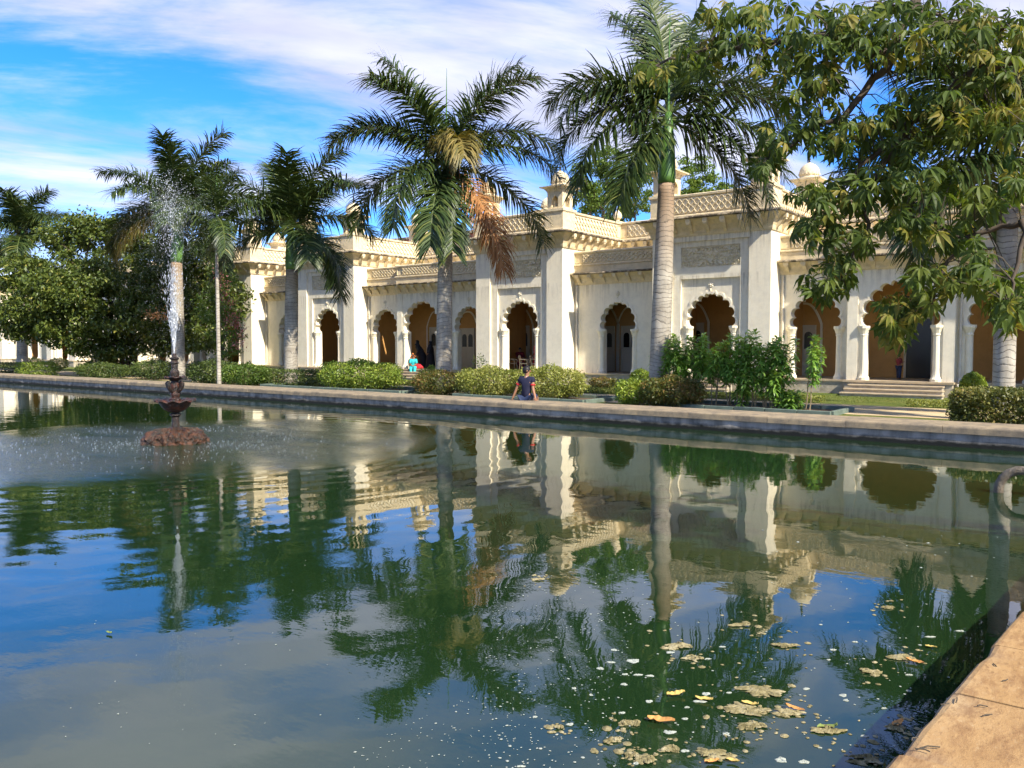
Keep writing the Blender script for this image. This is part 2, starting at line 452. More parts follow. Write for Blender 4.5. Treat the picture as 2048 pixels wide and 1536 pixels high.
pw = thing('pool_wall', 'low grey plastered wall with tan stone coping round the pool', 'wall', (XE, YF, 0))
m = MB()
m.box(XW - 1, XE + CW - .02, YF + .05, YF + CW - .06, -1.6, CZ - .16)
ya_, yb_ = YN - 1, YF + .05
m.add([(XEf(y_) + o_, y_, z_) for z_ in (-1.6, CZ - .16) for y_, o_ in ((ya_, .05), (ya_, CW - .06), (yb_, CW - .06), (yb_, .05))], [(0, 3, 2, 1), (4, 5, 6, 7), (0, 1, 5, 4), (1, 2, 6, 5), (2, 3, 7, 6), (3, 0, 4, 7)])
m.build('wall', 'pool_wall_plaster', pw)
def slab_prof(w, r=0.045, t=0.16):
    """cross-section: x from 0 (pool side) to w, z from -t to 0, rounded top pool edge"""
    pr = [(0.0, -t), (0.0, -r)]
    for k in range(1, 4):
        a = math.pi / 2 * k / 3; pr.append((r - r * math.cos(a), -r + r * math.sin(a)))
    pr += [(w - .02, 0.0), (w, -.02), (w, -t)]
    return pr
def slab(a, b, side, ns=5):
    """one coping stone between a and b along the pool edge, with a worn, slightly chipped pool-side edge"""
    j = lambda s: rng.uniform(-s, s)
    dz = j(.005); pr = slab_prof(CW + j(.01), 0.05 + j(.012)); off = j(.004); vs = []; n = len(pr)
    for e in range(ns + 1):
        t = a + (b - a) * e / ns; chip = (rng.uniform(.008, .018) if rng.random() < .12 else 0) + j(.0018); tz = j(.003)
        for i, (x, z) in enumerate(pr):
            cx_ = chip * (1, 1, .8, .5, .25, 0, 0, 0)[i]; zz = z - (chip * .6 if i in (2, 3, 4) and chip > .015 else 0) + (tz if i in (3, 4) else 0)
            if side == 'far': vs.append((t, YF + off + x + cx_, CZ + dz + zz))
            else: vs.append((XEf(t) + off + x + cx_, t, CZ + dz + zz))
    fs = [tuple(range(n)), tuple(reversed(range(ns * n, ns * n + n)))]
    for e in range(ns): fs += [(e * n + i, e * n + (i + 1) % n, e * n + n + (i + 1) % n, e * n + n + i) for i in range(n)]
    MB().add(vs, fs).build('coping_stone', 'coping_stone' if side == 'right' else 'coping_weathered', pw)
x = XE + CW
while x > -78:
    L = rng.uniform(1.5, 2.2); slab(x - L + .007, x, 'far'); x -= L
y = YF - .02
while y > -2:
    L = rng.choice((0.82, 0.86, 0.78, 0.9, 0.3 if rng.random() < .25 else .84)); slab(y - L + .008, y, 'right'); y -= L

# ================================================================== THE PALACE
Y0, YA, YC, YB, YS = 35.3, 36.5, 36.15, 39.6, 41.2
FL = 0.60
PORT = [(-98.1, -92.4), (-82.4, -76.7), (-71.6, -65.9), (-55.9, -50.2), (-45.1, -39.5), (-29.5, -23.75), (-18.6, -12.9), (-2.85, 2.85)]
XL0, XR0 = -104.0, 8.0
pal = thing('palace', 'long cream stucco palace wing with scalloped arches, latticed parapets and domed roof turrets', 'palace', (-30, Y0, 0))

def arch_line(cx, w, zs, za, lobes=4, seg=7):
    """left spring -> apex -> right spring of a cusped arch, as (x, z) points"""
    pts = []; h = za - zs - 0.10
    def env(t):
        a = math.pi / 2 * t
        bul = 1.0 + 0.13 * math.sin(math.pi * min(1, t * 1.15)) * (1 - t)
        return Vector((-w / 2 * math.cos(a) ** 0.92 * bul, h * math.sin(a)))
    ts = [0.0, 0.20, 0.42, 0.63, 0.83, 1.0][:lobes + 2]
    cus = [env(t) for t in ts]
    left = []
    for i in range(len(cus) - 1):
        a, b = cus[i], cus[i + 1]; last = (i == len(cus) - 2)
        mid = (a + b) / 2; dv = b - a; nrm = Vector((-dv.y, dv.x)).normalized(); L = dv.length
        n = seg
        for k in range(n):
            t = k / n
            if last:     # ogee tip
                q = a.lerp(b + Vector((0, 0.10)), t) + nrm * (L * 0.34 * math.sin(math.pi * min(1, t * 1.5)) * (1 if t < .67 else 0))
            else:
                ang = math.pi * t; q = mid - dv / 2 * math.cos(ang) + nrm * (L * 0.40 * math.sin(ang))
            left.append(q)
    left.append(Vector((0, h + 0.10)))
    right = [Vector((-q.x, q.y)) for q in reversed(left[:-1])]
    return [(cx + q.x, zs + q.y) for q in left + right]

def col_mesh():
    """short octagonal column with flared base and moulded capital, local z from 0 to 1 is scaled at build"""
    return None
def add_column(parent, x, y, zs):
    prof = [(0.24, 0), (0.24, 0.10), (0.20, 0.16), (0.165, 0.26), (0.15, 0.40), (0.145, 1.2), (0.14, zs - FL - .42), (0.165, zs - FL - .40),
            (0.165, zs - FL - .36), (0.15, zs - FL - .34), (0.20, zs - FL - .20), (0.24, zs - FL - .12), (0.255, zs - FL - .10), (0.255, zs - FL)]
    key = round(zs, 3)
    if key not in add_column.c:
        mb = MB().lathe(prof, 12); o = mb.build('column', 'stucco', parent, loc=(x, y, FL), local=True); add_column.c[key] = o.data
        return o
    return inst('column', add_column.c[key], parent, (x, y, FL))
add_column.c = {}
def ring_trim(name, pts, cx, zc, k, y, depth, mat, parent):
    """raised moulding that follows the arch: band between pts and pts pushed out by k metres"""
    n = len(pts); outer = []
    for i in range(n):
        a = Vector(pts[max(0, i - 4)]); b = Vector(pts[min(n - 1, i + 4)]); d = (b - a).normalized()
        outer.append((pts[i][0] - d.y * k, pts[i][1] + d.x * k))
    mb = MB(); vs = []
    for q in pts: vs.append((q[0], y - depth, q[1]))
    for q in outer: vs.append((q[0], y - depth, q[1]))
    for q in outer: vs.append((q[0], y + .01, q[1]))
    for q in pts: vs.append((q[0], y + .01, q[1]))
    fs = []
    for i in range(n - 1):
        for r in range(3): fs.append((r * n + i, (r + 1) * n + i, (r + 1) * n + i + 1, r * n + i + 1))
    return mb.add(vs, fs).build(name, mat, parent)
def rosette(parent, x, y, z, r=0.17):
    key = 'r'
    if key not in rosette.c:
        mb = MB()
        for k in range(7):
            a = 2 * math.pi * k / 7 + .3
            c = Vector((math.cos(a) * r * .55, 0, math.sin(a) * r * .55))
            vs = []; 
            for i in range(6):
                b = 2 * math.pi * i / 6; vs.append((c.x + math.cos(b) * r * .32, 0, c.z + math.sin(b) * r * .32))
            vs += [(c.x, -.05, c.z)]
            mb.add(vs, [(i, (i + 1) % 6, 6) for i in range(6)])
        vs = [(math.cos(2 * math.pi * i / 8) * r * .35, -.02, math.sin(2 * math.pi * i / 8) * r * .35) for i in range(8)] + [(0, -.09, 0)]
        mb.add(vs, [(i, (i + 1) % 8, 8) for i in range(8)])
        mb.add([(-.05, 0, -r), (.05, 0, -r), (0, 0, -r - .16), (0, -.04, -r - .04)], [(0, 1, 3), (1, 2, 3), (2, 0, 3)])
        o = mb.build('rosette', 'stucco', parent, loc=(x, y, z), local=True); rosette.c[key] = o.data; return o
    return inst('rosette', rosette.c[key], parent, (x, y, z))
rosette.c = {}
def arched_wall(name, xa, xb, y, th, cx, w, zs, za, zt, mat='stucco', trim=True, jamb=True):
    ar = arch_line(cx, w, zs, za)
    poly = [(xa, FL), (cx - w / 2, FL)] + ar + [(cx + w / 2, FL), (xb, FL), (xb, zt), (xa, zt)]
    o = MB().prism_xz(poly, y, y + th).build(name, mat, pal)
    if trim: ring_trim('arch_moulding', ar, cx, zs, 0.13, y, 0.035, 'stucco', o)
    for sx in (-1, 1): add_column(o, cx + sx * (w / 2 + .10), y + .06, zs)
    rosette(o, cx, y - .005, za + .42)
    return o

# swept cornices, parapets, lattices
def dz_prof(pr, dz): return [(o, z + dz) for o, z in pr]
COR_U = [(0, 7.04), (.05, 7.04), (.08, 7.12), (.10, 7.25), (.19, 7.47), (.36, 7.66), (.53, 7.74), (.53, 7.76), (.0, 7.76)]
EAV_U = [(-.05, 7.763), (.60, 7.763), (.63, 7.80), (.61, 7.865), (.12, 7.92), (-.05, 7.92)]
PAR_U = [(-.22, 7.923), (.13, 7.923), (.13, 8.00), (.03, 8.05), (.03, 8.82), (.11, 8.85), (.12, 8.93), (.02, 8.97), (-.22, 8.97)]
COR_L = [(0, 5.16), (.05, 5.16), (.08, 5.22), (.10, 5.32), (.17, 5.47), (.30, 5.59), (.42, 5.645), (.42, 5.66), (0, 5.66)]
EAV_L = [(-.05, 5.663), (.50, 5.663), (.53, 5.70), (.51, 5.755), (.12, 5.80), (-.05, 5.80)]
PAR_L = [(-.22, 5.803), (.06, 5.803), (.06, 6.14), (.12, 6.16), (.12, 6.22), (.03, 6.25), (.03, 6.76), (.10, 6.79), (.11, 6.86), (.02, 6.90), (-.22, 6.90)]
def bracket_mesh(h, w):
    """console bracket: out along +x, height h, reach w, with a pendant at the tip"""
    mb = MB(); t = 0.075
    pr = [(0, 0.03), (.03, .03), (w * .42, h * .32), (w * .72, h * .66), (w * .86, h * .95), (w * .60, h * .98), (w * .48, h * .74), (w * .2, h * .42), (0, h * .30)]
    n = len(pr)
    mb.add([(x, -t, z) for x, z in pr] + [(x, t, z) for x, z in pr],
           [tuple(range(n)), tuple(reversed(range(n, 2 * n)))] + [(i, n + i, n + (i + 1) % n, (i + 1) % n) for i in range(n)])
    a, b = w * .70, w * .97
    mb.box(a, b, -.11, .11, h * .72, h * 1.0)
    mb.box(a + .03, b - .03, -.075, .075, h * .60, h * .72)
    me_o = mb.build('bracket', 'stucco_trim'); me = me_o.data; bpy.data.objects.remove(me_o); return me
BR_U, BR_L = bracket_mesh(.68, .55), bracket_mesh(.50, .44)
def brackets(parent, path, me, z, step, off=.03, xmin=-62):
    for i in range(len(path) - 1):
        a, b = Vector(path[i]), Vector(path[i + 1]); d = b - a; L = d.length; d.normalize(); nr = Vector((d.y, -d.x))
        if L < .8: continue
        n = max(1, round(L / step))
        for k in range(n):
            q = a + d * (L * (k + .5) / n) + nr * off
            if q.x < xmin: continue
            inst('bracket', me, parent, (q.x, q.y, z), math.atan2(nr.y, nr.x))
def lattice(parent, path, off, z0, z1, name='lattice', lam=.62, xmin=-62):
    MBk = MB()
    mb = MB(); hw, dp = .030, .065; zc, am = (z0 + z1) / 2, (z1 - z0) / 2 - .02
    for i in range(len(path) - 1):
        a, b = Vector(path[i]), Vector(path[i + 1]); d = b - a; L = d.length
        if L < .8 or max(a.x, b.x) < xmin: continue
        d.normalize(); nr = Vector((d.y, -d.x)); a = a + d * .5; L -= 1.0
        if L < .6: continue
        n = max(1, round(L / lam)); lam2 = L / n; N = n * 8
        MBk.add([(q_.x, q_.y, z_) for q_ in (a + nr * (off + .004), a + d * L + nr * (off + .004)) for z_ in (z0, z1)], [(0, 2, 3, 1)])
        for ph, zo in ((0, .5), (math.pi, .5), (0, -.5), (math.pi, -.5)):
            vs = []; fs = []
            for k in range(N + 1):
                s_ = L * k / N; c_ = math.cos(2 * math.pi * s_ / lam2 + ph); z = zc + am * zo + am * .5 * c_
                sl = -math.sin(2 * math.pi * s_ / lam2 + ph) * am * math.pi / lam2
                w_ = hw * math.sqrt(1 + min(4, sl * sl)) * .8
                for oo, zz_ in ((off - .005, z - w_), (off + dp, z - w_ * .6), (off + dp, z + w_ * .6), (off - .005, z + w_)):
                    q = a + d * s_ + nr * oo; vs.append((q.x, q.y, zz_))
            for k in range(N):
                for r in range(3): fs.append((k * 4 + r, k * 4 + 4 + r, k * 4 + 5 + r, k * 4 + 1 + r))
            mb.add(vs, fs)
        # frame lines and end posts
        for s0, s1 in ((-.46, -.05), (L + .05, L + .46)):
            q0, q1 = a + d * s0, a + d * s1
            for zA, zB in ((z0, z0 + .03), (z1 - .03, z1)):
                vs = []
                for q in (q0, q1):
                    for oo, zq in ((off - .005, zA), (off + .03, zA), (off + .03, zB), (off - .005, zB)):
                        w_ = q + nr * oo; vs.append((w_.x, w_.y, zq))
                mb.add(vs, [(0, 1, 5, 4), (1, 2, 6, 5), (2, 3, 7, 6), (0, 3, 2, 1), (4, 5, 6, 7)])
            for q in (q0, q1):
                e = d * .015; vs = []
                for zq in (z0, z1):
                    for ww in (q - e + nr * (off - .005), q - e + nr * (off + .03), q + e + nr * (off + .03), q + e + nr * (off - .005)): vs.append((ww.x, ww.y, zq))
                mb.add(vs, [(0, 1, 5, 4), (1, 2, 6, 5), (2, 3, 7, 6)])
    if mb.v:
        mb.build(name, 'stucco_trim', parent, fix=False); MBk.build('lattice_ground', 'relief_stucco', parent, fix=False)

# plinth ------------------------------------------------------------------
mb = MB(); sl = MB()
mb.box(XL0, XR0, YA - .35, YS + 8, 0, .515); sl.box(XL0, XR0, YA - .40, YS + 8, .518, FL)
for a, b in PORT:
    mb.box(a - .2, b + .2, Y0 - .25, YA - .35, 0, .515); sl.box(a - .25, b + .25, Y0 - .30, YA - .40, .518, FL)
gaps = [(PORT[i][1], PORT[i + 1][0]) for i in range(len(PORT) - 1)]
tri = [g_ for g_ in gaps if g_[1] - g_[0] > 8]; single = [g_ for g_ in gaps if g_[1] - g_[0] < 8]
SB = 3.0       # width of a side bay in the three-arch stretches
for a, b in tri:
    mb.box(a + SB, b - SB, YC - .35, YA - .35, 0, .515); sl.box(a + SB - .05, b - SB + .05, YC - .40, YA - .40, .518, FL)
pl = mb.build('plinth', 'plinth_stone', pal); sl.build('plinth_edge', 'step_stone', pl)

# portals -----------------------------------------------------------------
def relief(parent, x0, x1, z0, z1, y):
    """scrolling leaf relief: mirrored spirals standing proud of a recessed panel"""
    rr = random.Random(5); mb = MB()
    W, H = x1 - x0, z1 - z0
    def strip(pts, w0, w1):
        vs = []; fs = []; n = len(pts)
        for i, p in enumerate(pts):
            a = pts[max(0, i - 1)]; b = pts[min(n - 1, i + 1)]; d = Vector((b[0] - a[0], b[1] - a[1]))
            if d.length < 1e-6: d = Vector((1, 0))
            d.normalize(); w = w0 + (w1 - w0) * i / (n - 1); nx, nz_ = -d.y * w, d.x * w
            vs += [(p[0] - nx, y, p[1] - nz_), (p[0], y - .09, p[1]), (p[0] + nx, y, p[1] + nz_)]
        for i in range(n - 1):
            for r in range(2): fs.append((i * 3 + r, i * 3 + r + 1, i * 3 + 4 + r, i * 3 + 3 + r))
        mb.add(vs, fs)
    for row in range(3):
        for k in range(6):
            cx = x0 + W / 2 * (k + .5) / 6; cz = z0 + H * (row + .5) / 3
            sg = 1 if (k + row) % 2 == 0 else -1; r0 = min(H / 6, W / 24) * 1.2
            for mir in (0, 1):
                pts = []
                for i in range(15):
                    t = i / 14; a = t * 5.2 + 1.2 * k; r = r0 * (1 - .8 * t)
                    X_ = cx + r * math.cos(a) * sg; Z_ = cz + r * math.sin(a)
                    if mir: X_ = x0 + x1 - X_
                    pts.append((X_, Z_))
                strip(pts, .036, .022)
                for q in range(3):      # leaves
                    a = 1.3 * q + k + row; px0, pz0 = cx + r0 * .8 * math.cos(a), cz + r0 * .8 * math.sin(a)
                    px1, pz1 = cx + r0 * 1.5 * math.cos(a + .5), cz + r0 * 1.45 * math.sin(a + .5)
                    pz1 = min(z1 - .03, max(z0 + .03, pz1)); px1 = min(x0 + W / 2, max(x0 + .03, px1))
                    if mir: px0, px1 = x0 + x1 - px0, x0 + x1 - px1
                    strip([(px0, pz0), ((px0 + px1) / 2, (pz0 + pz1) / 2 + .02), (px1, pz1)], .05, .008)
    mb.build('relief_scrolls', 'relief_stucco', parent, fix=False)
for a, b in PORT:
    cx = (a + b) / 2; f1, f2 = .98, 1.42
    mb = MB()
    # outer frame at Y0, second layer 0.11 back, spandrel layer 0.24 back
    mb.box(a, a + f1, Y0, Y0 + .42, FL, 7.1); mb.box(b - f1, b, Y0, Y0 + .42, FL, 7.1); mb.box(a + f1, b - f1, Y0, Y0 + .42, 6.80, 7.1)
    y2 = Y0 + .11
    mb.box(a + f1, a + f2, y2, Y0 + .42, FL, 6.80); mb.box(b - f2, b - f1, y2, Y0 + .42, FL, 6.80)
    mb.box(a + f2, b - f2, y2, Y0 + .42, 5.10, 5.60); mb.box(a + f2, b - f2, y2, Y0 + .42, 6.56, 6.80)
    # side walls and the deep block behind
    mb.box(a, a + .22, Y0 + .42, YS, FL, 7.92); mb.box(b - .22, b, Y0 + .42, YS, FL, 7.92)
    mb.box(a + .22, b - .22, Y0 + .42, YS, 5.35, 5.6); mb.box(a, b, Y0, Y0 + .42, 7.1, 7.75)
    mb.box(a + .22, b - .22, Y0 + .42, YS, 7.6, 7.92)
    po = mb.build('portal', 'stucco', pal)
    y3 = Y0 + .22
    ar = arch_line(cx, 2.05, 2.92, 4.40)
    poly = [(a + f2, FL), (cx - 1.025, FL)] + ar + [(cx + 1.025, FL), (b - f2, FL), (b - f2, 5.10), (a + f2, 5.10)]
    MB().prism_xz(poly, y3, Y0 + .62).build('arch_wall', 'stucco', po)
    ring_trim('arch_moulding', ar, cx, 2.92, 0.13, y3, 0.035, 'stucco', po)
    for sx in (-1, 1): add_column(po, cx + sx * 1.125, y3 + .06, 2.92)
    rosette(po, cx, y3 - .005, 4.80)
    MB().box(a + f2, b - f2, Y0 + .20, Y0 + .40, 5.60, 6.56).build('relief_panel', 'relief_stucco', po)
    if b > -63: relief(po, a + f2 + .04, b - f2 - .04, 5.64, 6.52, Y0 + .20)
    for xa_, xb_, ya_ in ((a + .22, a + .30, Y0 + .63), (b - .30, b - .22, Y0 + .63), (a - .03, a - .001, YA + .425), (b + .001, b + .03, YA + .425)):
        MB().box(xa_, xb_, ya_, YB, FL, 5.34).build('inner_wall', 'stucco_ochre', po)

# arcades -----------------------------------------------------------------
ZTL = 5.66
for a, b in single:
    arched_wall('arcade_bay', a, b, YA, .42, (a + b) / 2, 1.75, 2.85, 4.22, ZTL)
for a, b in tri:
    arched_wall('arcade_bay', a, a + SB, YA, .42, a + SB / 2 + .05, 1.85, 2.85, 4.28, ZTL)
    arched_wall('arcade_bay', b - SB, b, YA, .42, b - SB / 2 - .05, 1.85, 2.85, 4.28, ZTL)
    o = arched_wall('arcade_bay', a + SB, b - SB, YC, .45, (a + b) / 2, 2.55, 2.85, 4.66, ZTL)
    for xa_ in (a + SB, b - SB - .42): MB().box(xa_, xa_ + .42, YC - .05, YC, FL, 5.16).build('pilaster', 'stucco', o)
# veranda: ochre back wall, ceiling, roof
mb = MB(); mb.box(XL0, XR0, YB, YB + .2, FL, 5.34); mb.build('veranda_wall', 'stucco_ochre', pal)
mb = MB()
for a, b in gaps: mb.box(a, b, YA + .421, YS, 5.35, ZTL + .08)
mb.build('veranda_roof', 'stucco', pal)
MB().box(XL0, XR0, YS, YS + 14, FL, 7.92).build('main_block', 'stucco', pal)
# upper outline of cornice and parapet
up = [(XL0, YS)]
for a, b in PORT: up += [(a, YS), (a, Y0), (b, Y0), (b, YS)]
up += [(XR0, YS)]
co = MB().sweep(up, COR_U).build('cornice', 'stucco_trim', pal)
MB().sweep(up, EAV_U).build('eave_slab', 'stucco_stained', co)
brackets(co, up, BR_U, 7.07, .78)
pa = MB().sweep(up, PAR_U).build('parapet', 'stucco_trim', pal)
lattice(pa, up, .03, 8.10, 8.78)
for a, b in gaps:
    if b - a > 8: lp = [(a, YA), (a + SB, YA), (a + SB, YC), (b - SB, YC), (b - SB, YA), (b, YA)]
    else: lp = [(a, YA), (b, YA)]
    c2 = MB().sweep(lp, COR_L).build('cornice', 'stucco_trim', pal)
    MB().sweep(lp, EAV_L).build('eave_slab', 'stucco_stained', c2)
    brackets(c2, lp, BR_L, 5.17, .72)
    p2_ = MB().sweep(lp, PAR_L).build('parapet', 'stucco_trim', pal)
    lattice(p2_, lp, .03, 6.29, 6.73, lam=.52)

# turrets -----------------------------------------------------------------
def make_turret(x, y):
    if not make_turret.c:
        L = (x, y, 7.95); s_ = .47
        mb = MB(); cx_, cy_ = x, y
        mb.box(x - .56, x + .56, y - .56, y + .56, 8.02, 8.90); mb.box(x - .62, x + .62, y - .62, y + .62, 8.903, 9.02)
        # kiosk: four corner piers, sills and arched heads
        for sx in (-1, 1):
            for sy in (-1, 1):
                x0, x1 = sorted((x + sx * s_, x + sx * .20)); y0, y1 = sorted((y + sy * s_, y + sy * .20)); mb.box(x0, x1, y0, y1, 9.02, 9.98)
        arc = [(-.20, .45)] + [(-.20 * math.cos(math.pi * k / 8), .45 + .20 * math.sin(math.pi * k / 8) + (.05 if k == 4 else 0)) for k in range(1, 8)] + [(.20, .45)]
        poly = arc + [(.20, .96), (-.20, .96)]
        for sgn in (-1, 1):
            yy = y + sgn * (s_ - .06)
            mb.prism_xz([(x + u, 9.02 + v) for u, v in poly], yy - .05, yy + .05)
            xx = x + sgn * (s_ - .06); n = len(poly)
            vs = [(xx - .05, y + u, 9.02 + v) for u, v in poly] + [(xx + .05, y + u, 9.02 + v) for u, v in poly]
            mb.add(vs, [tuple(range(n)), tuple(reversed(range(n, 2 * n)))] + [(i, n + i, n + (i + 1) % n, (i + 1) % n) for i in range(n)])
            mb.box(x - .20, x + .20, yy - .05, yy + .05, 9.02, 9.14); mb.box(xx - .05, xx + .05, y - .20, y + .20, 9.02, 9.14)
        mb.box(x - .12, x + .12, y - .12, y + .12, 9.02, 9.5)
        sq = [(x - s_, y + s_), (x - s_, y - s_), (x + s_, y - s_), (x + s_, y + s_)]
        mb.sweep(sq, [(-.3, 9.9), (.02, 9.9), (.04, 9.97), (.12, 10.06), (.25, 10.12), (-.3, 10.12)], closed=True)
        body = mb.build('turret', 'stucco_trim', pal, loc=L)
        e = MB().sweep(sq, [(-.46, 10.123), (.30, 10.123), (.31, 10.18), (.05, 10.24), (-.46, 10.24)], closed=True)
        for q in range(4):
            for t in (-.33, 0, .33):
                (ux, uy) = ((t, -s_ - .1), (s_ + .1, t), (t, s_ + .1), (-s_ - .1, t))[q]
                e.box(x + ux - .035, x + ux + .035, y + uy - .035, y + uy + .035, 9.98, 10.122)
        ev = e.build('turret_eave', 'stucco_trim', body)
        d = MB().lathe([(.50, 10.24), (.50, 10.30), (.44, 10.33), (.44, 10.38), (.475, 10.42), (.485, 10.52), (.465, 10.66), (.40, 10.80), (.29, 10.91), (.16, 10.98), (.07, 11.03), (.03, 11.06)], 20, (x, y, 0))
        for k in range(16):     # petal band
            a = 2 * math.pi * k / 16; vx, vy = math.cos(a), math.sin(a); tx, ty = -vy, vx
            q = lambda r, t, z: (x + vx * r + tx * t, y + vy * r + ty * t, z)
            d.add([q(.475, -.07, 10.41), q(.50, 0, 10.41), q(.475, .07, 10.41), q(.485, .05, 10.50), q(.475, 0, 10.585), q(.485, -.05, 10.50), q(.515, 0, 10.47)],
                  [(0, 1, 6), (1, 2, 6), (2, 3, 6), (3, 4, 6), (4, 5, 6), (5, 0, 6)])
        dm = d.build('dome', 'stucco_trim', body, smooth=True)
        fn = MB().lathe([(.05, 11.03), (.07, 11.08), (.03, 11.12), (.055, 11.18), (.07, 11.22), (.03, 11.28), (.05, 11.34), (.055, 11.37), (.02, 11.42), (.03, 11.48), (.012, 11.55), (.004, 11.72)], 8, (x, y, 0)).build('finial', 'dark_iron', body)
        make_turret.c.append((body, [ev, dm, fn])); return body
    b0, parts = make_turret.c[0]
    b = inst('turret', b0.data, pal, (x, y, 7.95))
    for p in parts:
        q = p.copy(); col.objects.link(q); q.parent = b
    return b
make_turret.c = []
fin_me = []
def small_finial(x, y):
    if not fin_me:
        o = MB().box(x - .3, x + .3, y - .3, y + .3, 8.972, 9.10).lathe([(.14, 9.10), (.10, 9.2), (.22, 9.32), (.25, 9.45), (.20, 9.6), (.09, 9.72), (.05, 9.78), (.06, 9.84), (.01, 10.0)], 12, (x, y, 0)).build('roof_urn', 'stucco_trim', pal, loc=(x, y, 8.97))
        fin_me.append(o.data); return
    inst('roof_urn', fin_me[0], pal, (x, y, 8.97))
for i, (a, b) in enumerate(PORT):
    if b < -63: continue
    make_turret(a + .47, Y0 + .47); make_turret(b - .47, Y0 + .47)
    ltri = i > 0 and a - PORT[i - 1][1] > 8
    (make_turret if ltri else small_finial)(a + .47, YS + .47)
    (make_turret if not ltri else small_finial)(b - .47, YS + .47)

# stairs ------------------------------------------------------------------
def stairs(xc, w, yf, n=3):
    st = None
    for k in range(n):
        z1 = FL * (n - k) / (n + 1); y1 = yf + .02; y0 = yf - .36 * (k + 1)
        m_ = MB().cbox(xc - w / 2 - .06 * k, xc + w / 2 + .06 * k, y0, yf - .36 * k + (.0 if k else .0), 0, z1 - .055, .01)
        if st is None: st = MB().box(xc - w / 2 + .1, xc + w / 2 - .1, yf - .3, yf, 0, .1).build('stairs', 'plinth_stone', pal)
        s2 = m_.build('step', 'plinth_stone', st)
        MB().cbox(xc - w / 2 - .06 * k - .03, xc + w / 2 + .06 * k + .03, y0 - .04, yf - .36 * k + (.0 if k else .0), z1 - .053, z1, .012).build('tread', 'step_stone', st)
for a, b in tri: stairs((a + b) / 2, 3.5, YC - .40)
for a, b in PORT: stairs((a + b) / 2, 2.6, Y0 - .30)

# drainpipes ----------------------------------------------------------------
def drainpipe(x, y, ztop=5.1):
    pts = [(x, y, ztop), (x, y, .75), (x, y - .10, .60), (x, y - .34, .50), (x, y - .36, .10)]
    mb = MB().tube(pts, .05, 8)
    for z in (1.2, 2.6, 4.0): mb.lathe([(.065, 0), (.065, .05)], 8, (x, y, z))
    mb.build('drainpipe', 'pipe_paint', pal)
for a, b in gaps:
    if b > -63: drainpipe(a + .16, YA - .07); 
    if b - a > 8 and b > -63: drainpipe(b - SB + .14, YA - .08)
for a, b in PORT[2:]:
    pass

# doors and niches at the back of the veranda ---------------------------------
def door(x, w=1.1, h=2.35, y=YB, leaf='white_paint', panes=2, pane='grey_pane', niche=True):
    mb = MB(); z0 = FL + .003
    mb.box(x - w / 2 - .09, x - w / 2, y - .09, y + .01, z0, z0 + h + .09); mb.box(x + w / 2, x + w / 2 + .09, y - .09, y + .01, z0, z0 + h + .09)
    mb.box(x - w / 2, x + w / 2, y - .09, y + .01, z0 + h, z0 + h + .09)
    d = mb.build('door', 'white_paint', pal)
    MB().box(x - w / 2, x + w / 2, y - .045, y + .005, z0, z0 + h).build('door_infill', leaf, d)
    for k in range(panes):
        pw_ = w / panes - .14; cx = x - w / 2 + w / panes * (k + .5); zb = z0 + h * .55
        arc = [(cx - pw_ / 2, zb), (cx + pw_ / 2, zb), (cx + pw_ / 2, zb + .62)] + [(cx + pw_ / 2 * math.cos(t), zb + .62 + pw_ / 2 * math.sin(t)) for t in (math.pi * i / 6 for i in range(1, 6))] + [(cx - pw_ / 2, zb + .62)]
        MB().prism_xz(arc, y - .055, y - .046).build('pane', pane, d)
        MB().box(cx - pw_ / 2, cx + pw_ / 2, y - .055, y - .046, z0 + .25, z0 + h * .48).build('panel', 'white_paint', d)
    if niche:
        W, zt = w / 2 + .28, z0 + h + .12
        pts = [(x - W, z0)] + [(x - W * (1 - t) ** .75 if t < 1 else x, zt + .95 * math.sin(t * math.pi / 2) ** .9) for t in (i / 8 for i in range(9))]
        pts += [(2 * x - a_, b_) for a_, b_ in reversed(pts[:-1])]
        ring_trim('niche_moulding', pts, x, zt, .10, y - .001, .05, 'stucco', d)
    return d
door(colX(1042, YB), 1.15, 2.5)
door(colX(1212, YB), .95, 2.4); door(colX(1262, YB), 1.0, 2.4, pane='dark_pane_and_doorway')
door(colX(1385, YB), 1.1, 2.5, pane='dark_pane_and_doorway')
door(colX(1606, YB), 1.05, 2.3)
door(colX(1838, YB), 1.0, 2.6, leaf='dark_pane_and_doorway', panes=0, niche=False)  # near-black sheet painted for the unlit inside of the open doorway
door(colX(792, YB), .9, 2.5, leaf='dark_pane_and_doorway', panes=0, niche=False); door(colX(874, YB), 1.0, 2.5, pane='dark_pane_and_doorway')
door(colX(668, YB) + .3, .9, 2.4, leaf='dark_pane_and_doorway', panes=0, niche=False)
door(colX(936, YB), 1.0, 2.4)
# red brick building rising behind the roof -----------------------------------
bb = thing('brick_building', 'red brick building with cream pilasters showing above the palace roof', 'building', (-52, 66, 0))
MB().box(-75, -40.5, 66, 76, 0, 13.6).build('wall', 'red_brick', bb)
mb = MB()
for k in range(9): mb.box(-74.6 + k * 4.2, -74.0 + k * 4.2, 65.85, 65.998, 0, 13.7)
mb.build('pilaster', 'stucco_trim', bb)
MB().box(-75.2, -40.3, 65.7, 76.2, 13.603, 13.85).build('roof_edge', 'stucco_stained', bb)
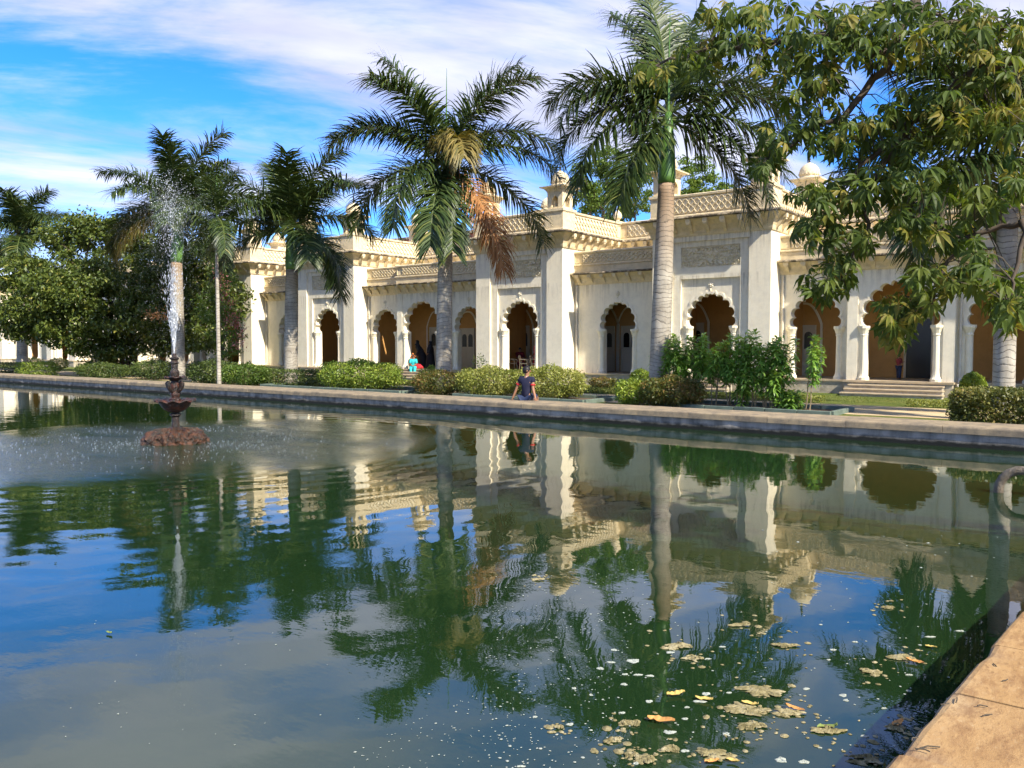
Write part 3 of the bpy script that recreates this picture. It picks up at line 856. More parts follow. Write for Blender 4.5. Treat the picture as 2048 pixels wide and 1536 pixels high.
# ================================================================== VEGETATION
def mat_leaf(name, stops, trans=0.35, rough=0.45, spec=0.35):
    s = NT(name)
    a = s.n('ShaderNodeAttribute'); a.attribute_name = 'var'
    c = s.ramp(a.outputs['Fac'], stops)
    b = s.bsdf(c, rough, None, spec)
    t = s.n('ShaderNodeBsdfTranslucent')
    tcx = s.mix(1.0, c, (1.3, 1.25, 0.55), 'MULTIPLY'); s.l(tcx, t.inputs[0])
    mx = s.n('ShaderNodeMixShader'); mx.inputs[0].default_value = trans
    s.l(b, mx.inputs[1]); s.l(t.outputs[0], mx.inputs[2])
    return s.done(mx.outputs[0])
mat_leaf('leaf_dark_tree', [(0.0, (0.042, 0.066, 0.014)), (0.5, (0.092, 0.128, 0.022)), (0.85, (0.175, 0.195, 0.036)), (1.0, (0.26, 0.235, 0.05))], 0.22)
mat_leaf('leaf_bright_tree', [(0.0, (0.055, 0.10, 0.018)), (0.6, (0.12, 0.19, 0.032)), (1.0, (0.22, 0.27, 0.05))], 0.35)
mat_leaf('leaf_bright_shrub', [(0.0, (0.10, 0.16, 0.022)), (0.6, (0.25, 0.33, 0.045)), (1.0, (0.42, 0.44, 0.09))], 0.3)
mat_leaf('leaf_yellow_shrub', [(0.0, (0.12, 0.15, 0.028)), (0.5, (0.27, 0.29, 0.06)), (1.0, (0.44, 0.41, 0.13))], 0.3)
mat_leaf('leaf_hedge', [(0.0, (0.035, 0.06, 0.014)), (0.6, (0.085, 0.12, 0.025)), (1.0, (0.18, 0.20, 0.05))], 0.2)
mat_leaf('leaf_olive_hedge', [(0.0, (0.05, 0.065, 0.015)), (0.5, (0.13, 0.14, 0.03)), (0.85, (0.24, 0.20, 0.05)), (1.0, (0.30, 0.20, 0.06))], 0.2)
mat_leaf('leaf_russet', [(0.0, (0.05, 0.075, 0.016)), (0.45, (0.11, 0.12, 0.025)), (0.75, (0.22, 0.14, 0.04)), (1.0, (0.30, 0.15, 0.06))], 0.25)
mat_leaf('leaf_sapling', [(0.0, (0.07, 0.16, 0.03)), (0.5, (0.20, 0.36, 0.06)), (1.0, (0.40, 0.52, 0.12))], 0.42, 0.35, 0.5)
mat_leaf('leaf_palm', [(0.0, (0.020, 0.038, 0.011)), (0.5, (0.046, 0.076, 0.020)), (0.9, (0.115, 0.145, 0.034)), (1.0, (0.22, 0.21, 0.06))], 0.2, 0.42, 0.35)
mat_leaf('leaf_palm_yellow', [(0.0, (0.09, 0.09, 0.025)), (0.6, (0.22, 0.17, 0.045)), (1.0, (0.33, 0.24, 0.07))], 0.25, 0.5, 0.3)
mat_leaf('leaf_palm_dead', [(0.0, (0.20, 0.085, 0.03)), (0.6, (0.36, 0.17, 0.06)), (1.0, (0.48, 0.29, 0.13))], 0.15, 0.7, 0.2)
mat_leaf('leaf_overhang', [(0.0, (0.040, 0.068, 0.013)), (0.5, (0.088, 0.132, 0.022)), (0.85, (0.165, 0.19, 0.032)), (1.0, (0.27, 0.22, 0.045))], 0.48, 0.5, 0.25)
mat_leaf('petal_pink', [(0.0, (0.45, 0.12, 0.15)), (1.0, (0.68, 0.30, 0.32))], 0.35, 0.6, 0.2)
mat_leaf('petal_orange', [(0.0, (0.50, 0.20, 0.06)), (1.0, (0.65, 0.36, 0.16))], 0.35, 0.6, 0.2)
mat_leaf('grass_blade', [(0.0, (0.07, 0.11, 0.02)), (0.6, (0.15, 0.18, 0.04)), (1.0, (0.30, 0.27, 0.10))], 0.3, 0.6, 0.2)
mat_plain('bark', (0.085, 0.065, 0.045), 0.4, 7.0, 0.9, 0.6, 18)
mat_plain('twig_bark', (0.075, 0.06, 0.04), 0.3, 10.0, 0.85, 0.3, 40)
mat_plain('pale_stem', (0.26, 0.20, 0.11), 0.25, 9.0, 0.8, 0.2, 40)
mat_plain('crownshaft', (0.09, 0.19, 0.035), 0.30, 2.2, 0.40, 0.05, 12, spec=0.5)
def mat_palm_trunk():
    s = NT('palm_trunk'); p = s.pos()
    sp = s.n('ShaderNodeSeparateXYZ'); s.l(p, sp.inputs[0])
    n = s.noise(p, 2.0, 5, 0.65)
    zz_ = s.math('ADD', s.math('MULTIPLY', sp.outputs[2], 6.6), s.math('ADD', s.math('MULTIPLY', n, 1.6), s.math('MULTIPLY', s.noise(p, .8, 2), 5.0)))
    fr = s.math('FRACT', zz_); ring = s.ramp(fr, [(0.0, 1.0), (0.13, 0.0), (0.9, 0.0), (1.0, 1.0)])
    c = s.ramp(n, [(0.3, (0.23, 0.20, 0.155)), (0.7, (0.43, 0.39, 0.315))])
    up_ = s.ramp(s.math('DIVIDE', s.math('ADD', sp.outputs[2], n), 9.0), [(0.55, 0.0), (0.85, 0.75)])
    c = s.mix(up_, c, (0.26, 0.16, 0.085))
    c = s.mix(s.math('MULTIPLY', ring, 0.75), c, (0.085, 0.072, 0.055))
    st = s.noise(p, 6, 4, 0.6, stretch=(2, 2, .25))
    c = s.mix(s.math('MULTIPLY', s.ramp(st, [(0.5, 0), (0.75, 1)]), 0.4), c, (0.15, 0.13, 0.10))
    h = s.math('SUBTRACT', s.math('MULTIPLY', n, 0.3), s.math('MULTIPLY', ring, 0.7))
    return s.done(s.bsdf(c, 0.85, s.bump(h, 0.5, 0.03), 0.2))
mat_palm_trunk()

def unit(a): return a / np.maximum(1e-9, np.linalg.norm(a, axis=-1, keepdims=True))
def leaf_cloud(name, parent, mat, P, size, out=None, droop=0.25, upn=0.7, aspect=0.5, var=None, vb=0.0):
    """one leaf-shaped folded face per point; P (n,3) world, size scalar or array"""
    n = len(P); P = np.asarray(P)
    size = np.broadcast_to(np.asarray(size, dtype=float), (n,)) * nrg.uniform(.7, 1.25, n)
    a = nrg.normal(size=(n, 3))
    if out is not None: a = a + unit(out) * 0.9
    a[:, 2] -= droop; a = unit(a)
    nn = nrg.normal(size=(n, 3)); nn[:, 2] += upn * 1.6; nn = unit(nn - a * np.sum(nn * a, 1, keepdims=True))
    b = np.cross(nn, a); s = size[:, None]
    V = np.empty((n, 4, 3)); V[:, 0] = P - a * s * .5; V[:, 2] = P + a * s * .5 - np.array([0, 0, 1]) * s * .08
    V[:, 1] = P + b * s * aspect * .5 + nn * s * .10; V[:, 3] = P - b * s * aspect * .5 + nn * s * .10
    F = np.arange(n * 4).reshape(n, 4)
    if var is None: var = np.clip(nrg.normal(.45, .22, n) + vb, 0, 1)
    o = raw_mesh(name, V.reshape(-1, 3), F, mat, parent, var)
    o['kind'] = 'stuff'
    return o
def clump_points(blobs, per_clump, clump_r, density, shell=0.55, lower=0.5, flat=0.6):
    """blobs: (centre, (rx,ry,rz)); clumps sit in the outer shell of each blob, leaves inside clumps"""
    P = []; O = []; C = []
    for c, r in blobs:
        c = np.array(c); r = np.array(r); area = (r[0] * r[1] + r[1] * r[2] + r[0] * r[2]) * 4.0
        n = max(4, int(area * density))
        u = unit(nrg.normal(size=(n, 3))); u[:, 2] = np.where(u[:, 2] < 0, u[:, 2] * lower, u[:, 2])
        q = c + u * r * (nrg.uniform(shell, 1.05, (n, 1)) ** .6)
        for k in range(n):
            m = int(per_clump * nrg.uniform(.6, 1.4)); cr = clump_r * nrg.uniform(.6, 1.35)
            w = unit(nrg.normal(size=(m, 3))) * (nrg.uniform(0, 1, (m, 1)) ** .45) * cr; w[:, 2] *= flat
            P.append(q[k] + w); O.append(np.repeat(u[k][None], m, 0) + w / cr * .7)
        C.append(q)
    return np.concatenate(P), np.concatenate(O), np.concatenate(C)
def limb(mb, a, b, r0, r1, n=6, wob=.12, seg=6):
    a, b = Vector(a), Vector(b); L = (b - a).length; pts = []; rad = []
    for i in range(seg + 1):
        t = i / seg; q = a.lerp(b, t); k = L * wob * math.sin(math.pi * t) * .5
        pts.append(q + Vector((rng.uniform(-k, k), rng.uniform(-k, k), rng.uniform(-k, k) + k * .4))); rad.append(r0 + (r1 - r0) * t)
    mb.tube(pts, rad, n)
    return pts

# ------------------------------------------------------------------ palms
YP = 26.3
def make_frond(name, parent, base, az, el, L, droop, mat, width=.058, nl=130, ll=1.35, twist=0.0, hang=.5):
    """plumose palm frond; az in the camera frame (0 right, 90 away, 180 left, 270 toward)"""
    a = R(az); u = Vector((CT, ST, 0)) * math.cos(a) + Vector((-ST, CT, 0)) * math.sin(a)
    N = 20; pts = [Vector(base)]; dirs = []
    for i in range(N):
        t = i / N; e = R(el - droop * t ** 1.35); e = max(e, R(-88)); d = u * math.cos(e) + Vector((0, 0, 1)) * math.sin(e)
        dirs.append(d); pts.append(pts[-1] + d * (L / N))
    dirs.append(dirs[-1])
    rad = [.055 * (1 - .93 * i / N) + .004 for i in range(N + 1)]
    mb = MB().tube(pts, rad, 5)
    V = list(mb.v); F = list(mb.f)
    vv = [0.75] * len(F)
    for i in range(nl):
        t = .10 + .90 * (i + rng.random()) / nl; k = min(N - 1, int(t * N)); fr_ = t * N - k
        p = pts[k].lerp(pts[k + 1], fr_); d = dirs[k]
        side0 = d.cross(Vector((0, 0, 1)))
        if side0.length < .15: side0 = u.cross(Vector((0, 0, 1)))
        side0.normalize(); upv = side0.cross(d)
        prof = math.sin(math.pi * min(1, (.16 + .84 * t)) ** .8) ** .6 if t < .97 else .35
        l = ll * (0.52 + .55 * prof) * rng.uniform(.8, 1.12)
        for sg in (-1, 1):
            pl_ = max(-.75, min(.75, rng.gauss(0, .42)))
            if math.sin(i * .7 + az) > .97 or rng.random() < .04: continue
            f = .42 + .5 * t
            dr = (side0 * sg * math.cos(pl_) + upv * (math.sin(pl_) + .12) + d * f).normalized()
            h = hang * rng.uniform(.6, 1.3)
            p1 = p + dr * l * .45 - Vector((0, 0, 1)) * l * .04 * h
            d2 = (dr - Vector((0, 0, 1)) * h * 1.1).normalized(); p2 = p1 + d2 * l * .33
            d3 = (d2 - Vector((0, 0, 1)) * h * .9).normalized(); p3 = p2 + d3 * l * .28
            wv = dr.cross(upv if abs(pl_) < .8 else side0)
            if wv.length < .1: wv = d.cross(dr)
            wv.normalize(); w = width * rng.uniform(.75, 1.2)
            b0 = len(V)
            V += [tuple(p - wv * w * .35), tuple(p + wv * w * .35), tuple(p1 - wv * w * .5), tuple(p1 + wv * w * .5), tuple(p2 - wv * w * .36), tuple(p2 + wv * w * .36), tuple(p3)]
            F += [(b0, b0 + 1, b0 + 3, b0 + 2), (b0 + 2, b0 + 3, b0 + 5, b0 + 4), (b0 + 4, b0 + 5, b0 + 6)]
            q = min(1, max(0, rng.gauss(.45, .22))); vv += [q, q, q]
    me = bpy.data.meshes.new(name); L0 = wloc(parent)
    me.from_pydata([(x - L0.x, y - L0.y, z - L0.z) for x, y, z in V], [], F)
    at = me.attributes.new('var', 'FLOAT', 'FACE'); at.data.foreach_set('value', np.array(vv, dtype=np.float32))
    me.materials.append(MATS[mat]); o = bpy.data.objects.new(name, me); col.objects.link(o); o.parent = parent
    return o
def palm(label, px, Y, shaft_bot, shaft_top, wb, wt, fronds, L, spear=True, ll=1.32, nl=185, group='palms along the pool', name='royal_palm', lw=.066):
    X = colX(px, Y); b = Vector((X, Y, 0)); d = depth(b)
    t = thing(name, label, 'palm tree', tuple(b), group=group)
    sb = at_d(shaft_bot[0], shaft_bot[1], d); st = at_d(shaft_top[0], shaft_top[1], d)
    k = d / FPX; rb, rt = wb * k / 2, wt * k / 2
    pts = []; rad = []
    for i in range(25):
        f = i / 24; q = b.lerp(sb, f); pts.append(q)
        flare = .22 * math.exp(-f * 14); belly = .06 * math.sin(math.pi * f)
        rad.append((rb + (rt - rb) * f) * (1 + flare + belly) + (.012 if i % 2 else 0) * 0)
    MB().tube(pts, rad, 18).build('trunk', 'palm_trunk', t, smooth=True)
    pts = [sb.lerp(st, f) for f in (0, .1, .3, .6, .85, 1.0)]
    MB().tube(pts, [rt * v for v in (1.06, 1.12, 1.06, .85, .6, .42)], 14).build('crownshaft', 'crownshaft', t, smooth=True)
    for fr in fronds:
        az, el, lf, dr = fr[:4]; mt = fr[4] if len(fr) > 4 else 'leaf_palm'
        base = st + Vector((0, 0, -.25 if el < 15 else -.05)) 
        hang = .40 if mt == 'leaf_palm' else .8
        o = make_frond('frond', t, base, az, el, L * lf, dr, mt, nl=nl, ll=ll, hang=hang, width=lw)
        if mt == 'leaf_palm_dead': o['label'] = 'dry brown hanging frond'
        if mt == 'leaf_palm_yellow': o['label'] = 'yellowing frond'
    if spear:
        MB().tube([st, st + Vector((0, 0, L * .35)), st + Vector((.03, 0, L * .72))], [.05, .035, .006], 6).build('spear_leaf', 'crownshaft', t)
    return t
def rand_fronds(n, seed, yellow=()):
    rr = random.Random(seed); out = []
    for i in range(n):
        az = (i * 137.5 + rr.uniform(-14, 14)) % 360; el = 78 - 88 * (i / (n - 1)) ** 1.05 + rr.uniform(-6, 6)
        dr = 50 + 45 * (i / (n - 1)) + rr.uniform(-8, 8)
        out.append((az, el, rr.uniform(.88, 1.05), dr) + ((('leaf_palm_yellow'),) if i in yellow else ()))
    return out
Yw, Dd = 'leaf_palm_yellow', 'leaf_palm_dead'
palm('tall royal palm with one dry brown frond hanging, centre of the picture', 886, YP, (892, 437), (893, 318), 31, 27,
     [(165, 74, 1.04, 42), (10, 70, 1.0, 42), (335, 62, 1.0, 66), (178, 42, 1.02, 78), (200, 38, 1.05, 92), (160, 8, 1.05, 92), (2, 42, 1.0, 92), (345, 22, 1.05, 86), (20, -6, 1.1, 72),
      (262, -28, .95, 60), (280, -38, .9, 50), (235, -5, .95, 95), (290, 42, .62, 130, Yw), (318, -36, 1.1, 46, Dd), (95, 40, 1, 92), (225, 62, .95, 72)], 5.3)
palm('tall royal palm rising left of the overhanging branches', 1318, YP, (1333, 368), (1337, 225), 41, 32,
     [(140, 78, 1, 48), (60, 76, 1, 46), (110, 84, 1, 30), (178, 46, 1, 104), (196, 34, 1, 112), (186, 16, 1.02, 104), (202, 2, 1.0, 96), (220, -32, .85, 50),
      (6, 44, 1, 96), (350, 28, 1.05, 100), (340, 6, 1.05, 92), (334, -14, 1.05, 72), (352, -28, .95, 56), (90, 30, 1, 98), (20, 66, 1, 66)], 4.9)
palm('royal palm with grey trunk in front of the second portal from the left', 580, YP, (584, 540), (582, 452), 26, 24,
     rand_fronds(14, 4), 5.2, group='palms along the pool')
palm('royal palm behind the fountain jet with yellowing left frond', 356, YP, (353, 525), (360, 415), 25, 22,
     rand_fronds(15, 9) + [(192, 2, 1.0, 85, Yw), (205, -12, .95, 70, Yw)], 5.0)
palm('slender young palm with thin white ringed trunk', 437, 21.6, (433, 480), (434, 425), 8, 6,
     rand_fronds(11, 21), 2.3, ll=.75, name='slender_palm', nl=90, lw=.04)
palm('far palm at the left edge rising above the dark tree', 43, YP, (44, 500), (46, 462), 20, 14,
     rand_fronds(11, 33), 3.9)
palm('royal palm at the right edge partly hidden by leaves', 2010, YP - .6, (2016, 418), (2018, 292), 39, 36,
     rand_fronds(15, 41), 4.3)

# ------------------------------------------------------------------ broadleaf trees
def tree_from_px(name, label, cat, base, blobs_px, d0, mat, leaf, density, per_clump, clump_r, trunk_r, bark='bark', group=None, lower=.5, depth_k=.8, vb=0.0, trunks=1):
    """blobs_px: (px, py, rx_px, ry_px, depth offset in m)"""
    t = thing(name, label, cat, base, group=group)
    blobs = []
    for bx, by, rx, ry, dd in blobs_px:
        d = d0 + dd; c = at_d(bx, by, d); k = d / FPX
        blobs.append((tuple(c), (rx * k, rx * k * depth_k, ry * k)))
    P, O, C = clump_points(blobs, per_clump, clump_r, density, lower=lower)
    P[:, 2] = np.maximum(P[:, 2], .12)
    leaf_cloud('crown', t, mat, P, leaf, O, vb=vb)
    mb = MB(); b = Vector(base)
    top = sum((Vector(c) for c, r in blobs), Vector()) / len(blobs)
    for q in range(trunks):
        off = Vector((rng.uniform(-.5, .5), rng.uniform(-.5, .5), 0)) * (0 if trunks == 1 else 1)
        fork = (b + off).lerp(Vector((top.x + off.x * 3, top.y + off.y * 3, top.z)), .42)
        limb(mb, b + off * .6 - Vector((0, 0, .1)), fork, trunk_r, trunk_r * .7, 9, .06)
        for i, (c, r) in enumerate(blobs):
            if i % trunks == q:
                e = Vector(c); pts = limb(mb, fork, e, trunk_r * .5, trunk_r * .12, 6, .16)
                for k in range(5):
                    cc = C[rng.randrange(len(C))]
                    if (Vector(cc) - e).length < max(r) * 1.3: limb(mb, pts[3], cc, trunk_r * .14, .015, 4, .15)
    mb.build('trunk', bark, t, smooth=True)
    return t
tb = Vector((colX(255, 28.5), 28.5, 0)); td = depth(tb)
shade = tree_from_px('shade_tree', 'big spreading dark green tree behind the fountain', 'tree', tuple(tb),
    [(40, 560, 60, 55, 0), (110, 540, 60, 40, 1), (60, 620, 75, 45, -2), (165, 455, 40, 28, 2), (200, 480, 60, 45, 2), (150, 600, 80, 55, -2.5), (240, 560, 80, 60, -1), (230, 640, 80, 40, -2.5), (300, 480, 60, 55, 2),
     (330, 590, 70, 55, -1.5), (400, 540, 65, 60, 1), (420, 620, 60, 55, 0), (340, 660, 70, 35, -1.5), (130, 660, 60, 22, -2), (455, 610, 36, 60, 1), (400, 680, 60, 30, -1), (310, 692, 50, 28, -1), (150, 690, 50, 22, -2), (30, 645, 50, 40, -1), (60, 665, 50, 25, -1), (330, 540, 60, 50, -2), (110, 480, 40, 30, 2), (250, 470, 50, 40, 2), (190, 560, 60, 45, -3), (100, 575, 50, 35, -3.2), (280, 610, 50, 35, -3.2), 
     (200, 715, 45, 30, -1), (235, 700, 40, 40, -1)], td, 'leaf_dark_tree', .27, 1.15, 75, .85, .34, lower=.55, trunks=3)
sp_ = leaf_cloud('new_leaves', shade, 'petal_orange', np.array(at_d(313, 630, td - 4.8))[None] + nrg.normal(size=(160, 3)) * np.array([.55, .4, .16]), .16)
fb = Vector((colX(445, 27.5), 27.5, 0))
fs_ = tree_from_px('flowering_shrub', 'leafy shrub tree with pink blossom beside the second portal', 'shrub', tuple(fb),
    [(430, 620, 40, 50, 0), (455, 660, 35, 45, 0), (440, 570, 30, 40, .5), (460, 700, 28, 30, 0)], depth(fb), 'leaf_bright_tree', .16, 1.5, 55, .5, .10)
pk = np.concatenate([np.array(at_d(x, y, depth(fb) - .8))[None] + nrg.normal(size=(60, 3)) * .22 for x, y in ((452, 590), (462, 610), (468, 630), (474, 650), (480, 668), (445, 565), (435, 555), (478, 690), (458, 640))])
leaf_cloud('blossom', fs_, 'petal_pink', pk, .11)
for lab, bl, px0, dd0 in (('bright green tree behind the parapet between two portals', [(1175, 395, 45, 40, 0), (1215, 325, 35, 30, 0), (1190, 370, 45, 45, 0), (1240, 345, 45, 45, 1), (1275, 390, 55, 50, 0), (1210, 420, 55, 40, 0), (1165, 345, 16, 22, -1), (1285, 340, 30, 30, 1)], 1230, 64),
                          ('bright green tree behind the right portal roof', [(1385, 345, 35, 35, 0), (1360, 385, 40, 30, 0), (1425, 375, 45, 28, 0), (1400, 400, 60, 25, 0)], 1390, 58)):
    q = at_d(px0, HZ, dd0)
    tree_from_px('garden_tree', lab, 'tree', (q.x, q.y, 0), bl, dd0, 'leaf_bright_tree', .24, 1.2, 60, .62, .3, group='trees behind the palace', lower=.8)

# ------------------------------------------------------------------ shrubs and hedges
def shrub(name, label, cat, px0, px1, Y, ytop, mat, leaf=.09, n=2600, ragged=.18, ry=None, group='shrubs behind the pool wall', stems=7, ybot=0.0, box=False, vb=0.0):
    xa, xb = colX(px0, Y), colX(px1, Y); xc = (xa + xb) / 2; rx = (xb - xa) / 2
    d = depth((xc, Y)); h = (CAMZ - (ytop - HZ) * d / FPX) * 1.04 + .05; ry = ry or min(1.1, rx * .9)
    t = thing(name, label, cat, (xc, Y, 0), group=group)
    n = int(n * 2.0); leaf *= 1.12
    u = unit(nrg.normal(size=(n, 3)))
    if box:
        u = nrg.uniform(-1, 1, (n, 3)); fc = nrg.integers(0, 3, n); u[np.arange(n), fc] = np.where(nrg.random(n) < .5, -1, 1); u = u / (1 + .06 * (u ** 2).sum(1, keepdims=True))
    bump_ = 1 + ragged * (np.sin(u[:, 0] * 7 + u[:, 1] * 5 + 1.3) * .5 + np.sin(u[:, 2] * 9 + u[:, 0] * 11) * .35 + nrg.normal(size=n) * .35)
    rad = nrg.uniform(.35, 1.0, n) ** .35 * bump_
    zc = ybot + (h - ybot) * .50
    P = np.stack([xc + u[:, 0] * rx * rad, Y + u[:, 1] * ry * rad, zc + u[:, 2] * (h - ybot) * .5 * rad], 1); P[:, 2] = np.maximum(P[:, 2], .05)
    var = np.clip(nrg.normal(.45, .2, n) + vb + .2 * np.sin(P[:, 0] * 3.1) * np.sin(P[:, 2] * 4 + P[:, 1]), 0, 1)
    leaf_cloud('foliage', t, mat, P, leaf, u, droop=.0, upn=.5, var=var)
    for k in range(stems):
        mb = MB(); a = Vector((xc + rng.uniform(-.6, .6) * rx, Y + rng.uniform(-.5, .1) * ry, -.05))
        limb(mb, a, (a.x + rng.uniform(-.3, .3), a.y + rng.uniform(-.2, .2), h * .6), .02, .008, 5); mb.build('stem', 'pale_stem', t)
    return t
shrub('clipped_hedge', 'dark clipped hedge left of the bright green shrub', 'hedge', 520, 640, 26.0, 740, 'leaf_hedge', .08, 3400, .06, 1.0, box=True)
shrub('garden_shrub', 'large bright yellow-green shrub at the foot of the stairs', 'shrub', 645, 797, 25.8, 724, 'leaf_bright_shrub', .10, 5200, .16, 1.3)
shrub('garden_shrub', 'low brownish green shrub at the foot of the central palm', 'shrub', 835, 928, 25.6, 744, 'leaf_russet', .085, 3000, .14)
shrub('garden_shrub', 'wide pale green shrub left of the seated boy', 'shrub', 918, 1045, 25.6, 737, 'leaf_yellow_shrub', .085, 4200, .16, 1.1)
shrub('garden_shrub', 'pale green shrub right of the seated boy', 'shrub', 1040, 1165, 25.6, 736, 'leaf_yellow_shrub', .085, 4200, .16, 1.1)
shrub('garden_shrub', 'russet and green shrub under the tall palm right of the boy', 'shrub', 1285, 1408, 24.9, 757, 'leaf_russet', .085, 4200, .14, 1.0)
shrub('garden_shrub', 'small lime green shrub left of the russet shrub', 'shrub', 1238, 1300, 25.0, 760, 'leaf_bright_shrub', .085, 1700, .14, .8)
shrub('topiary_ball', 'small round clipped bush behind the russet shrub', 'bush', 1262, 1302, 30.6, 741, 'leaf_bright_shrub', .08, 1100, .05, ybot=.2, group='round clipped bushes')
shrub('clipped_hedge', 'big olive clipped hedge at the right edge by the pool wall', 'hedge', 1902, 2130, 23.0, 781, 'leaf_olive_hedge', .075, 9500, .05, 1.3, box=True)
shrub('topiary_ball', 'round green clipped bush left of the right-edge palm', 'bush', 1919, 1978, 28.3, 750, 'leaf_bright_shrub', .07, 2200, .04, ybot=.15, group='round clipped bushes')
shrub('clipped_hedge', 'low green hedge at the left edge', 'hedge', -10, 38, 24.5, 726, 'leaf_hedge', .09, 1500, .06, 1.0, box=True)
shrub('clipped_hedge', 'low green hedge between the far palm and the dark tree', 'hedge', 50, 98, 24.5, 725, 'leaf_bright_shrub', .09, 1500, .06, 1.0, box=True)
shrub('topiary_ball', 'yellow-green clipped bush above the far left hedge', 'bush', 52, 74, 31.0, 716, 'leaf_yellow_shrub', .1, 700, .05, group='round clipped bushes')
shrub('topiary_ball', 'yellow-green clipped bush beside the far stairs', 'bush', 106, 126, 31.0, 717, 'leaf_yellow_shrub', .1, 700, .05, group='round clipped bushes')
shrub('garden_shrub', 'loose green shrub right of the fountain column', 'shrub', 385, 470, 25.0, 722, 'leaf_hedge', .1, 3000, .16)
shrub('garden_shrub', 'leafy green shrub between thin palm and clipped hedge', 'shrub', 455, 530, 25.0, 730, 'leaf_bright_tree', .1, 2600, .16)
shrub('garden_shrub', 'dark low shrub under the big tree left of the fountain', 'shrub', 160, 250, 25.2, 728, 'leaf_hedge', .1, 2600, .2)
shrub('garden_shrub', 'dark green shrub right of the big tree trunks', 'shrub', 275, 345, 26.0, 722, 'leaf_hedge', .1, 2600, .2)
shrub('garden_shrub', 'thin grey-green sprig rising behind the pale shrub', 'shrub', 945, 975, 26.2, 711, 'leaf_hedge', .07, 260, .3, .3)
shrub('garden_shrub', 'small green shrub beside the central palm trunk', 'shrub', 838, 886, 27.2, 736, 'leaf_bright_shrub', .08, 900, .2, .5)
shrub('garden_shrub', 'small reddish shrub against the plinth between portals', 'shrub', 1178, 1236, 34.3, 757, 'leaf_russet', .08, 900, .25, .4)

def sapling(label, px, Y, ytop, seed, n=1, lean=0.0, w=1.0, low=.38):
    rr = random.Random(seed); X = colX(px, Y); d = depth((X, Y)); h = CAMZ - (ytop - HZ) * d / FPX
    t = thing('tall_leafy_shrub', label, 'shrub', (X, Y, 0), group='tall leafy shrubs in the planting bed')
    P = []; A = []; N_ = []; sz = []; 
    for s_ in range(n):
        bx, by = X + rr.uniform(-.10, .10), Y + rr.uniform(-.10, .10)
        tip = Vector((X + rr.uniform(-.35, .35) * w + lean, Y + rr.uniform(-.3, .3) * w, h * rr.uniform(.86, 1.0)))
        mb = MB(); pts = limb(mb, (bx, by, -.05), tip, .022, .008, 5, .05, 8); mb.build('stem', 'pale_stem', t)
        heads = [(tip, 1.0)]
        for k in range(5):
            q = pts[rr.randrange(4, 8)]; e = q + Vector((rr.uniform(-.32, .32) * w, rr.uniform(-.3, .3) * w, rr.uniform(.1, .45)))
            e.z = min(e.z, h); heads.append((e, .8)); mb = MB(); limb(mb, q, e, .012, .006, 4, .1, 4); mb.build('branch', 'pale_stem', t)
        for e, kk in heads:
            for i in range(46):
                dz = rr.uniform(-.75, .04) * kk
                if e.z + dz < h * low: continue
                a = rr.uniform(0, 6.283); el = R(28 - 75 * (-dz / .75) + rr.uniform(-22, 22))
                dv = Vector((math.cos(a) * math.cos(el), math.sin(a) * math.cos(el), math.sin(el)))
                P.append(Vector((e.x, e.y, e.z + dz)) + dv * .10); A.append(dv); sz.append(rr.uniform(.18, .29))
    P = np.array([tuple(p) for p in P]); A = np.array([tuple(a) for a in A]); sz = np.array(sz)[:, None]; m_ = len(P)
    nn = np.array([0, 0, 1.0]) + nrg.normal(size=(m_, 3)) * .35; nn = unit(nn - A * np.sum(nn * A, 1, keepdims=True)); b = np.cross(nn, A)
    dn = np.array([0, 0, -1.0]) * sz
    V = np.empty((m_, 6, 3)); V[:, 0] = P - A * sz * .5; V[:, 1] = P - b * sz * .13; V[:, 2] = P + b * sz * .13
    V[:, 3] = P + A * sz * .30 - b * sz * .10 + dn * .10; V[:, 4] = P + A * sz * .30 + b * sz * .10 + dn * .10; V[:, 5] = P + A * sz * .55 + dn * .28
    k = np.arange(m_) * 6
    F4 = np.stack([k + 1, k + 2, k + 4, k + 3], 1); F3 = np.concatenate([np.stack([k, k + 2, k + 1], 1), np.stack([k + 3, k + 4, k + 5], 1)])
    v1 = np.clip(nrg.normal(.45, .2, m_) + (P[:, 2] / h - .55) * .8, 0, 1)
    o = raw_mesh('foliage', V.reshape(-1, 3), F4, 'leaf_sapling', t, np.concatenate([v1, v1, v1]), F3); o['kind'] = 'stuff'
    return t
for i, (px, yt, lab, n, lean) in enumerate(((1340, 668, 'tall leafy shrub close to the right of the palm trunk', 3, 0), (1368, 690, 'tall leafy shrub second from the palm trunk', 3, 0), (1400, 672, 'tall leafy shrub in front of the right portal columns', 3, 0),
        (1428, 690, 'tall leafy shrub in front of the right portal arch', 3, 0), (1455, 672, 'tall leafy shrub at the right side of the portal arch', 3, 0), (1482, 664, 'tallest leafy shrub in the middle of the row', 3, 0), (1508, 684, 'tall leafy shrub before the portal corner', 3, 0),
        (1530, 664, 'tall leafy shrub in front of the sunlit portal edge', 3, 0), (1560, 676, 'slim leafy shrub before the first arcade arch', 2, 0), (1616, 668, 'lone slim leafy shrub standing apart at the right end', 2, .25), (1478, 735, 'short leafy shrub low in the row', 2, 0),
        (1540, 738, 'short bushy shrub near the right end of the row', 3, 0), (1570, 786, 'small dark leafy plant by the bed kerb', 3, 0), (1318, 700, 'leafy shrub peeping out left of the palm trunk', 2, 0))):
    sapling(lab, px, 26.0 if i != 13 else 27.2, yt, 100 + i, n, lean, low=.36 if i < 10 else .05)

